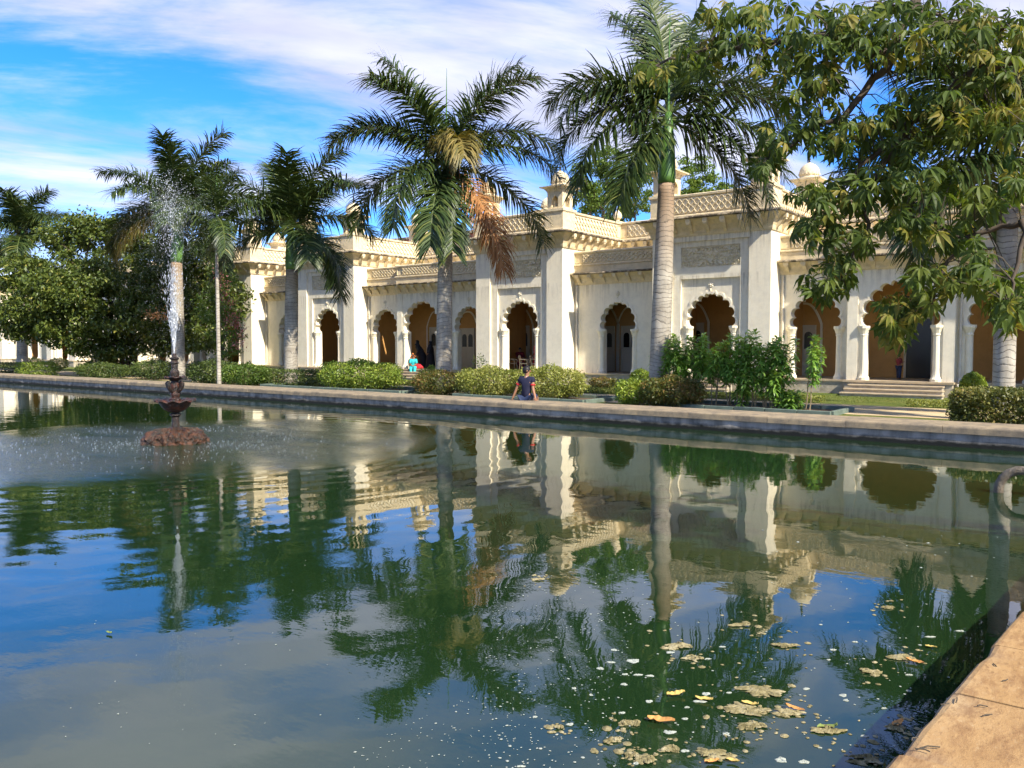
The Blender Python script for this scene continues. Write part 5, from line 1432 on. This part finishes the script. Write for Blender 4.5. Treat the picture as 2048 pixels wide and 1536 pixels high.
for i, (lab, x, y, w_, m_) in enumerate((('curled yellow leaf floating left of the foam', 1352, 1393, 40, 'leaf_ochre'), ('pale forked yellow leaf floating on the pool', 1408, 1403, 36, 'leaf_ochre'), ('orange leaf floating near the coping', 1830, 1328, 34, 'leaf_orange'), ('small yellow leaf floating farthest toward the right', 1862, 1297, 22, 'leaf_ochre'),
        ('orange leaf at the bottom edge of the scum', 1424, 1528, 32, 'leaf_orange'), ('ochre leaf right of the bottom orange leaf', 1466, 1526, 26, 'leaf_ochre'), ('curled orange leaf on the large scum mat', 1590, 1422, 40, 'leaf_orange'), ('long orange leaf on a thin line of scum', 1322, 1447, 56, 'leaf_orange'), ('single green leaf floating alone at the left', 218, 1269, 20, 'leaf_green_fallen'),
        ('yellow-green leaf on the scum mat before the coping', 1655, 1460, 44, 'leaf_green_fallen'), ('yellow leaf on the wide scum mat', 1500, 1412, 34, 'leaf_ochre'), ('brown leaf against the coping edge', 1796, 1452, 40, 'leaf_orange'))):
    fallen(lab, x, y, w_, m_, 700 + i, TH + rng.uniform(-.8, .8))
tg = [(1913, 1400, 14, 1.0), (1890, 1408, 10, .2), (1830, 1478, 12, .6), (1845, 1500, 14, -.5), (1860, 1495, 22, .1), (1965, 1412, 10, -.2), (2010, 1360, 9, .5), (1990, 1330, 8, 1.4), (1975, 1430, 12, .3)]
for i, (x, y, w_, az) in enumerate(tg):
    p = at_z(x, y, CZ + .006); L = w_ * 2.0 * depth(p) / FPX; dv = Vector((math.cos(TH + az), math.sin(TH + az), 0)) * L / 2
    o = MB().tube([p - dv, p + Vector((rng.uniform(-.01, .01), rng.uniform(-.01, .01), .003)), p + dv], .003, 5).build('twig', 'twig_bark', loc=tuple(p)); tag(o, 'tiny dry twig lying on the near coping', 'twig', 'dry twigs on the near coping')

# ================================================================== PEOPLE AND CHAIRS
mat_plain('skin_brown', (.30, .15, .085), .08, 20, .55, .05)
mat_plain('hair_black', (.010, .008, .007), .2, 60, .5, .3, 120)
mat_plain('cloth_black', (.008, .008, .010), .2, 8, .8, .2, 60)
mat_plain('cloth_navy', (.013, .014, .035), .2, 8, .8, .2, 60)
mat_plain('cloth_turquoise', (.03, .42, .45), .2, 6, .7, .2, 50)
mat_plain('cloth_red', (.55, .02, .03), .2, 6, .7, .2, 50)
mat_plain('cloth_maroon', (.16, .012, .02), .2, 6, .7, .2, 50)
mat_plain('cloth_orange', (.60, .18, .04), .2, 6, .7, .2, 50)
mat_plain('cloth_white', (.70, .70, .70), .1, 6, .7, .2, 50)
mat_plain('cloth_jeans', (.022, .034, .075), .2, 12, .8, .2, 60)
mat_plain('cloth_plaid', (.22, .035, .04), .5, 26, .8, .1, 60)
mat_plain('chair_plastic', (.60, .47, .28), .05, 4, .4, .0)
def skin(name, J, E, mat, parent, sub=1):
    keys = list(J); me = bpy.data.meshes.new(name)
    me.from_pydata([J[k][:3] for k in keys], [(keys.index(a), keys.index(b)) for a, b in E], [])
    o = bpy.data.objects.new(name, me); col.objects.link(o)
    o.modifiers.new('skin', 'SKIN')
    for i, k in enumerate(keys):
        sv = me.skin_vertices[0].data[i]; r = J[k][3]; sv.radius = r if hasattr(r, '__len__') else (r, r); sv.use_root = (i == 0)
    ss = o.modifiers.new('sub', 'SUBSURF'); ss.levels = sub; ss.render_levels = sub
    dg = bpy.context.evaluated_depsgraph_get(); m2 = bpy.data.meshes.new_from_object(o.evaluated_get(dg)); o.modifiers.clear()
    o.data = m2; m2.name = name; m2.materials.clear(); m2.materials.append(MATS[mat]); m2.shade_smooth(); o.parent = parent; bpy.data.meshes.remove(me)
    return o
def lofted(name, C, RX, RY, mat, parent, yaw=0.0, n=14, wav=0.0, k_w=7):
    """closed loft through centres C with half widths RX (side) and RY (front), rotated by yaw; local coordinates"""
    mb = MB(); vs = []; fs = []; m_ = len(C); cy, sy = math.cos(yaw), math.sin(yaw)
    for i, c in enumerate(C):
        for j in range(n):
            a = 2 * math.pi * j / n; w_ = 1 + wav * (1 - i / m_) * math.sin(k_w * a + i * .4)
            f, l = math.cos(a) * RY[i] * w_, math.sin(a) * RX[i] * w_
            vs.append((c[0] + f * cy - l * sy, c[1] + f * sy + l * cy, c[2]))
    for i in range(m_ - 1):
        for j in range(n): q_ = (j + 1) % n; fs.append((i * n + j, i * n + q_, (i + 1) * n + q_, (i + 1) * n + j))
    fs.append(tuple(reversed(range(n)))); fs.append(tuple(range((m_ - 1) * n, m_ * n)))
    return mb.add(vs, fs).build(name, mat, parent, smooth=True, local=True)
def frame(yaw, H):
    f = Vector((math.cos(yaw), math.sin(yaw), 0)); l = Vector((-f.y, f.x, 0))
    return lambda a, b, c: f * (a * H) + l * (b * H) + Vector((0, 0, c * H))
def head_parts(t, hc, yaw, H, hair='hair_black', cap=1.0, eyes=True):
    """hair shell and eyes; hc head centre, head about .13 H tall"""
    P_ = frame(yaw, H); mb = MB(); n, m_ = 14, 8; vs = []
    for i in range(m_):
        ph = math.pi * (.02 + .68 * i / (m_ - 1))
        for j in range(n):
            th = 2 * math.pi * j / n; cf = math.cos(th); lim = 1.0 - (.42 * max(0, cf)) * (i / (m_ - 1))
            e = P_(.066 * math.sin(ph * lim) * math.cos(th) - .006, .056 * math.sin(ph * lim) * math.sin(th), .074 * math.cos(ph * lim) + .006) * cap; vs.append(hc + e)
    fs = [(i * n + j, i * n + (j + 1) % n, (i + 1) * n + (j + 1) % n, (i + 1) * n + j) for i in range(m_ - 1) for j in range(n)] + [tuple(range(n))]
    mb.add(vs, fs).build('hair', hair, t, smooth=True, local=True)
    if eyes:
        for s_ in (-1, 1):
            c = hc + P_(.056, .022 * s_, .004); MB().lathe([(.001, -.006), (.006, -.003), (.007, 0), (.006, .003), (.001, .006)], 6, tuple(c)).build('eye', 'hair_black', t, local=True)
def hand_fingers(mb, w, dv, up, s_):
    """five short bent fingers from wrist w along dv"""
    sd = dv.cross(up).normalized()
    for i in range(4):
        b0 = w + dv * .055 * s_ + sd * (i - 1.5) * .019 * s_; L = (.055, .065, .06, .045)[i] * s_
        mb.tube([b0, b0 + dv * L * .5 + up * .004, b0 + dv * L - up * .012 * s_], [.009 * s_, .008 * s_, .006 * s_], 6)
    b0 = w + dv * .02 * s_ + sd * .03 * s_; mb.tube([b0, b0 + dv * .025 * s_ + sd * .025 * s_, b0 + dv * .05 * s_ + sd * .03 * s_], [.010 * s_, .009 * s_, .007 * s_], 6)
def std_body(t, H, yaw, arms, legs=None, pelvis=(0, 0, .52), lean=(0, 0), hyaw=None, skin_m='skin_brown'):
    """joints in units of H (forward, left, up); arms: {'L': (elbow, wrist), 'R': ...}; legs: {'L': (knee, ankle), ...}"""
    P_ = frame(yaw, H); px_, py2, pz = pelvis; lf, ll_ = lean
    J = {}; 
    def put(k, v, r): q_ = P_(*v); J[k] = (q_.x, q_.y, q_.z, r * H if not hasattr(r, '__len__') else tuple(x * H for x in r))
    put('pel', (px_, py2, pz), .066); put('spine', (px_ + lf * .35, py2 + ll_ * .35, pz + .11), .058); put('chest', (px_ + lf * .75, py2 + ll_ * .75, pz + .22), .068)
    put('neck', (px_ + lf * 1.05, py2 + ll_ * 1.05, pz + .315), .03)
    put('h0', (px_ + lf * 1.1 + .008, py2 + ll_ * 1.1, pz + .355), (.042, .05)); put('h1', (px_ + lf * 1.15 + .006, py2 + ll_ * 1.15, pz + .405), (.05, .058)); put('h2', (px_ + lf * 1.15, py2 + ll_ * 1.15, pz + .445), (.04, .048))
    E = [('pel', 'spine'), ('spine', 'chest'), ('chest', 'neck'), ('neck', 'h0'), ('h0', 'h1'), ('h1', 'h2')]
    for s_, sg in (('L', 1), ('R', -1)):
        put('sh' + s_, (px_ + lf, py2 + ll_ + .105 * sg, pz + .28), .036); E.append(('chest', 'sh' + s_))
        e, w_ = arms[s_]; put('el' + s_, e, .026); put('wr' + s_, w_, .019)
        d_ = Vector(w_) - Vector(e); d_.normalize(); put('hd' + s_, tuple(Vector(w_) + d_ * .04), (.022, .014)); E += [('sh' + s_, 'el' + s_), ('el' + s_, 'wr' + s_), ('wr' + s_, 'hd' + s_)]
        put('hip' + s_, (px_, py2 + .05 * sg, pz - .03), .058); E.append(('pel', 'hip' + s_))
        kn, an = (legs or {}).get(s_, ((px_ + .01, py2 + .055 * sg, .28), (px_, py2 + .055 * sg, .045)))
        put('kn' + s_, kn, .042); put('an' + s_, an, .028); put('toe' + s_, (an[0] + .085, an[1], an[2] - .02), .022); E += [('hip' + s_, 'kn' + s_), ('kn' + s_, 'an' + s_), ('an' + s_, 'toe' + s_)]
    body = skin('body', J, E, skin_m, t, 1)
    hc = Vector(J['h1'][:3]); hy = yaw if hyaw is None else hyaw
    Q = frame(hy, H)
    # nose and ears, hands: joined to the body mesh
    mb = MB()
    mb.tube([hc + Q(.040, 0, .012), hc + Q(.062, 0, -.010), hc + Q(.045, 0, -.018)], [.006 * H, .010 * H, .008 * H], 6)
    for sg in (-1, 1): mb.lathe([(.003 * H, -.014 * H), (.010 * H, -.004 * H), (.011 * H, .008 * H), (.004 * H, .016 * H)], 6, tuple(hc + Q(-.004, .052 * sg, -.004)))
    for s_ in 'LR':
        w_, h_ = Vector(J['wr' + s_][:3]), Vector(J['hd' + s_][:3]); hand_fingers(mb, w_, (h_ - w_).normalized(), Vector((0, 0, 1)), H / 1.6)
    tmp = mb.build('tmp', skin_m, local=True); bm = bmesh.new(); bm.from_mesh(body.data); bm.from_mesh(tmp.data); bm.to_mesh(body.data); bm.free(); body.data.shade_smooth(); bpy.data.objects.remove(tmp)
    return J, body, hc
def garment(name, J, keys, grow, mat, t, sub=1, trim=None):
    """clothing: a slightly larger skin over some joints; trim shortens the last limb: {(a, b): fraction}"""
    JJ = {}; E = []
    for a, b in keys:
        for k in (a, b):
            if k not in JJ:
                x, y, z, r = J[k]; r = r if hasattr(r, '__len__') else (r, r); JJ[k] = (x, y, z, tuple(v * 1.18 + grow for v in r))
    for a, b in keys:
        if trim and (a, b) in trim:
            f = trim[(a, b)]; A, B_ = Vector(J[a][:3]), Vector(J[b][:3]); q_ = A.lerp(B_, f); ra = JJ[a][3]; JJ[b + '_c'] = (q_.x, q_.y, q_.z, (ra[0] * .95, ra[1] * .95)); E.append((a, b + '_c')); JJ.pop(b, None)
        else: E.append((a, b))
    return skin(name, JJ, E, mat, t, sub)
TORSO = [('pel', 'spine'), ('spine', 'chest'), ('chest', 'shL'), ('chest', 'shR')]
SLEEVE = [('shL', 'elL'), ('shR', 'elR')]
LEGS = [('pel', 'hipL'), ('pel', 'hipR'), ('hipL', 'knL'), ('hipR', 'knR'), ('knL', 'anL'), ('knR', 'anR')]

# boy on the pool wall: back to us, arms spread, head turned right
bp = at_Y(1053, 797, YF + 1.02); bp.z = CZ
boy = thing('person', 'boy in navy polo shirt sitting on the pool wall leaning on both hands', 'person', tuple(bp), TH)
Hb = 1.95
J, body, hc = std_body(boy, Hb, R(62), {'L': ((-.02, .155, .20), (-.03, .215, .055)), 'R': ((-.03, -.125, .19), (-.05, -.175, .055))},
    {'L': ((.24, .05, .055), (.27, .05, -.15)), 'R': ((.24, -.05, .055), (.27, -.05, -.15))}, pelvis=(0, 0, .055), lean=(-.01, -.008), hyaw=R(5))
head_parts(boy, hc, R(5), Hb)
garment('polo_shirt', J, TORSO + SLEEVE + LEGS[:2], .014, 'cloth_navy', boy, 1, {('shL', 'elL'): .55, ('shR', 'elR'): .55})
garment('shorts', J, LEGS[:4], .018, 'cloth_jeans', boy, 1)
for s_ in 'LR':
    a, b = Vector(J['sh' + s_][:3]), Vector(J['el' + s_][:3]); q0, q1 = a.lerp(b, .58), a.lerp(b, .70); MB().tube([q0, q1], [.082, .078], 10).build('sleeve_band', 'cloth_red', boy, local=True)
nk = Vector(J['neck'][:3]); MB().tube([nk - Vector((0, 0, .045)), nk + Vector((0, 0, .0))], [.085, .072], 12).build('collar', 'cloth_white', boy, local=True)

# child standing in the right arcade
cp = at_Y(1797, 762, 37.6); cp.z = FL + .002
ch = thing('person', 'small child in red checked shirt and jeans standing in the right arcade', 'person', tuple(cp), TH)
J, body, hc = std_body(ch, 1.08, R(10), {'L': ((.02, .13, .62), (.13, .08, .66)), 'R': ((.03, -.12, .62), (.15, -.06, .68))})
head_parts(ch, hc, R(10), 1.08)
garment('shirt', J, TORSO + SLEEVE, .018, 'cloth_plaid', ch, 1, {('shL', 'elL'): .9, ('shR', 'elR'): .9}); garment('jeans', J, LEGS, .014, 'cloth_jeans', ch)
# two women in black robes under the left arcade arch
YW = 37.0
def robed(label, px, H, yaw, lean, arms, rw=.20):
    p = at_Y(px, 735, YW); p.z = FL + .002; t = thing('person', label, 'person', tuple(p), TH, 'people in the left arcade')
    J, body, hc = std_body(t, H, yaw, arms, lean=lean)
    P_ = frame(yaw, H); C = []; RX = []; RY = []
    for z, rx, ry in ((.01, .20, .19), (.06, .195, .185), (.25, .175, .16), (.45, .155, .145), (.58, .14, .13), (.70, .145, .125), (.78, .14, .11), (.82, .10, .085), (.845, .06, .06)):
        tl = max(0, (z - .5) / .32); q_ = P_(lean[0] * min(1.05, tl), lean[1] * tl, z - .05 * tl * abs(lean[0]) * 2); C.append(tuple(q_)); RX.append(rx * H); RY.append(ry * H)
    lofted('robe', C, RX, RY, 'cloth_black', t, yaw, 18, .06, 9)
    garment('sleeves', J, [('chest', 'shL'), ('chest', 'shR'), ('shL', 'elL'), ('shR', 'elR'), ('elL', 'wrL'), ('elR', 'wrR')], .035, 'cloth_black', t)
    mb = MB(); n = 14; vs = []; prof = ((-.10, .095), (-.06, .078), (-.02, .066), (.03, .070), (.06, .060), (.082, .03), (.088, .004))
    for z, r in prof:
        for j in range(n):
            a = 2 * math.pi * j / n; k = .62 if (math.cos(a) > .75 and -.05 < z < .05) else 1.0
            e = P_(r * math.cos(a) * k - .006, r * math.sin(a) * .95, z); vs.append(hc + e)
    fs = [(i * n + j, i * n + (j + 1) % n, (i + 1) * n + (j + 1) % n, (i + 1) * n + j) for i in range(len(prof) - 1) for j in range(n)]
    mb.add(vs, fs).build('headscarf', 'cloth_black', t, smooth=True, local=True)
    return t
robed('woman in black robe bending forward in the left arcade', 845, 1.72, R(185), (.16, 0), {'L': ((.12, .14, .62), (.22, .12, .46)), 'R': ((.10, -.14, .60), (.20, -.12, .44))})
robed('woman in black robe standing upright beside the palm trunk', 861, 1.66, R(190), (0, 0), {'L': ((.02, .15, .63), (.10, .12, .55)), 'R': ((-.06, -.16, .62), (.04, -.17, .52))})
# seated woman in turquoise, child in orange, red bundle
sp0 = at_Y(816, 738, YC - .62); sp0.z = FL
sw = thing('person', 'woman in turquoise clothes sitting on the arcade steps', 'person', (sp0.x, YC - .15, FL), TH, 'people in the left arcade')
Hs = 1.58
J, body, hc = std_body(sw, Hs, R(270), {'L': ((.08, .12, .19), (.20, .05, .14)), 'R': ((.08, -.12, .19), (.20, -.05, .14))}, {'L': ((.25, .08, .06), (.30, .07, -.17)), 'R': ((.25, -.08, .06), (.30, -.06, -.17))}, pelvis=(0, 0, .05), lean=(.04, 0))
head_parts(sw, hc, R(270), Hs)
garment('tunic', J, TORSO + SLEEVE + LEGS[:4], .05, 'cloth_turquoise', sw); garment('trousers', J, LEGS, .03, 'cloth_turquoise', sw)
p = at_Y(827, 735, YC + .2); oc = thing('person', 'small child in orange beside the seated woman', 'person', (p.x, YC + .15, FL + .002), TH, 'people in the left arcade')
J, body, hc = std_body(oc, .95, R(240), {'L': ((.08, .13, .62), (.20, .10, .66)), 'R': ((.06, -.13, .60), (.16, -.12, .60))}); head_parts(oc, hc, R(240), .95, 'cloth_orange')
garment('dress', J, TORSO + SLEEVE + LEGS[:4], .035, 'cloth_orange', oc)
p = at_Y(834, 736, YC - .1); mb = MB(); n = 12; vs = []; prof = ((.02, .30), (.10, .31), (.20, .25), (.28, .15), (.31, .03))
for z, r in prof:
    for j in range(n): a = 2 * math.pi * j / n; k = 1 + .12 * math.sin(3 * a + z * 9); vs.append((p.x + math.cos(a) * r * k * 1.15, YC + .0 + math.sin(a) * r * k * .7, FL + z))
o = mb.add(vs, [(i * n + j, i * n + (j + 1) % n, (i + 1) * n + (j + 1) % n, (i + 1) * n + j) for i in range(4) for j in range(n)] + [tuple(range(4 * n, 5 * n)), tuple(reversed(range(n)))]).build('cloth_bundle', 'cloth_red', smooth=True, loc=(p.x, YC, FL))
tag(o, 'red cloth bundle on the arcade floor by the women', 'bundle')
# people in the portal with the chairs
YQ = Y0 + 1.3
p = at_Y(1073, 740, YQ + .5); rp = thing('person', 'person in red clothes half hidden by the portal column', 'person', (p.x, p.y, FL + .002), TH, 'people in the chair portal')
J, body, hc = std_body(rp, 1.66, R(200), {'L': ((.03, .14, .62), (.10, .10, .52)), 'R': ((.02, -.14, .62), (.10, -.12, .50))}); head_parts(rp, hc, R(200), 1.66)
P_ = frame(R(200), 1.66)
lofted('dress', [tuple(P_(0, 0, z)) for z in (.02, .3, .55, .7, .8, .84)], [1.66 * v for v in (.16, .14, .11, .115, .11, .05)], [1.66 * v for v in (.14, .12, .09, .085, .07, .05)], 'cloth_red', rp, R(200), 16, .06)
garment('sleeves', J, [('chest', 'shL'), ('chest', 'shR'), ('shL', 'elL'), ('shR', 'elR')], .03, 'cloth_red', rp)
p = at_Y(1040, 742, YQ + 1.0); mp_ = thing('person', 'person in dark red sitting behind the plastic chairs', 'person', (p.x, p.y, FL + .44), TH, 'people in the chair portal')
J, body, hc = std_body(mp_, 1.62, R(280), {'L': ((.08, .12, .19), (.20, .05, .14)), 'R': ((.08, -.12, .19), (.20, -.05, .14))}, {'L': ((.25, .06, .05), (.26, .06, -.23)), 'R': ((.25, -.06, .05), (.26, -.06, -.23))}, pelvis=(0, 0, .05)); head_parts(mp_, hc, R(280), 1.62)
garment('tunic', J, TORSO + SLEEVE, .035, 'cloth_maroon', mp_); garment('trousers', J, LEGS, .04, 'cloth_maroon', mp_)
def chair(label, px, yaw, Y):
    p = at_Y(px, 740, Y); t = thing('plastic_chair', label, 'chair', (p.x, p.y, FL + .002), TH + yaw, 'plastic chairs in the portal')
    bl = dict(local=True)
    MB().cbox(-.22, .22, -.23, .23, .40, .445, .012).build('seat', 'chair_plastic', t, **bl)
    for sx in (-1, 1):
        for sy in (-1, 1): MB().tube([(sx * .20, sy * .20, .405), (sx * .235, sy * .235, 0)], [.032, .022], 6).build('leg', 'chair_plastic', t, **bl)
    for sy in (-1, 1):
        MB().tube([(-.235, sy * .225, .66), (-.05, sy * .25, .66), (.17, sy * .25, .63), (.215, sy * .24, .58), (.21, sy * .22, .42)], [.02, .026, .026, .022, .02], 6).build('armrest', 'chair_plastic', t, **bl)
    # back: rounded frame with slats
    pts = [(-.20, -.20, .42), (-.24, -.22, .62), (-.275, -.20, .80), (-.285, -.11, .87), (-.29, 0, .885), (-.285, .11, .87), (-.275, .20, .80), (-.24, .22, .62), (-.20, .20, .42)]
    b = MB().tube(pts, .022, 6).build('backrest', 'chair_plastic', t, **bl)
    for k in range(5):
        y = -.14 + .07 * k; MB().tube([(-.205, y, .43), (-.245, y, .64), (-.283, y * .9, .86)], [.02, .022, .018], 5).build('slat', 'chair_plastic', b, **bl)
chair('cream plastic armchair standing leftmost in the portal', 1024, R(-20), YQ); chair('cream plastic armchair in the middle of the portal above the boy', 1049, R(-15), YQ - .1); chair('cream plastic armchair half hidden by the right portal column', 1071, R(-10), YQ + .1)
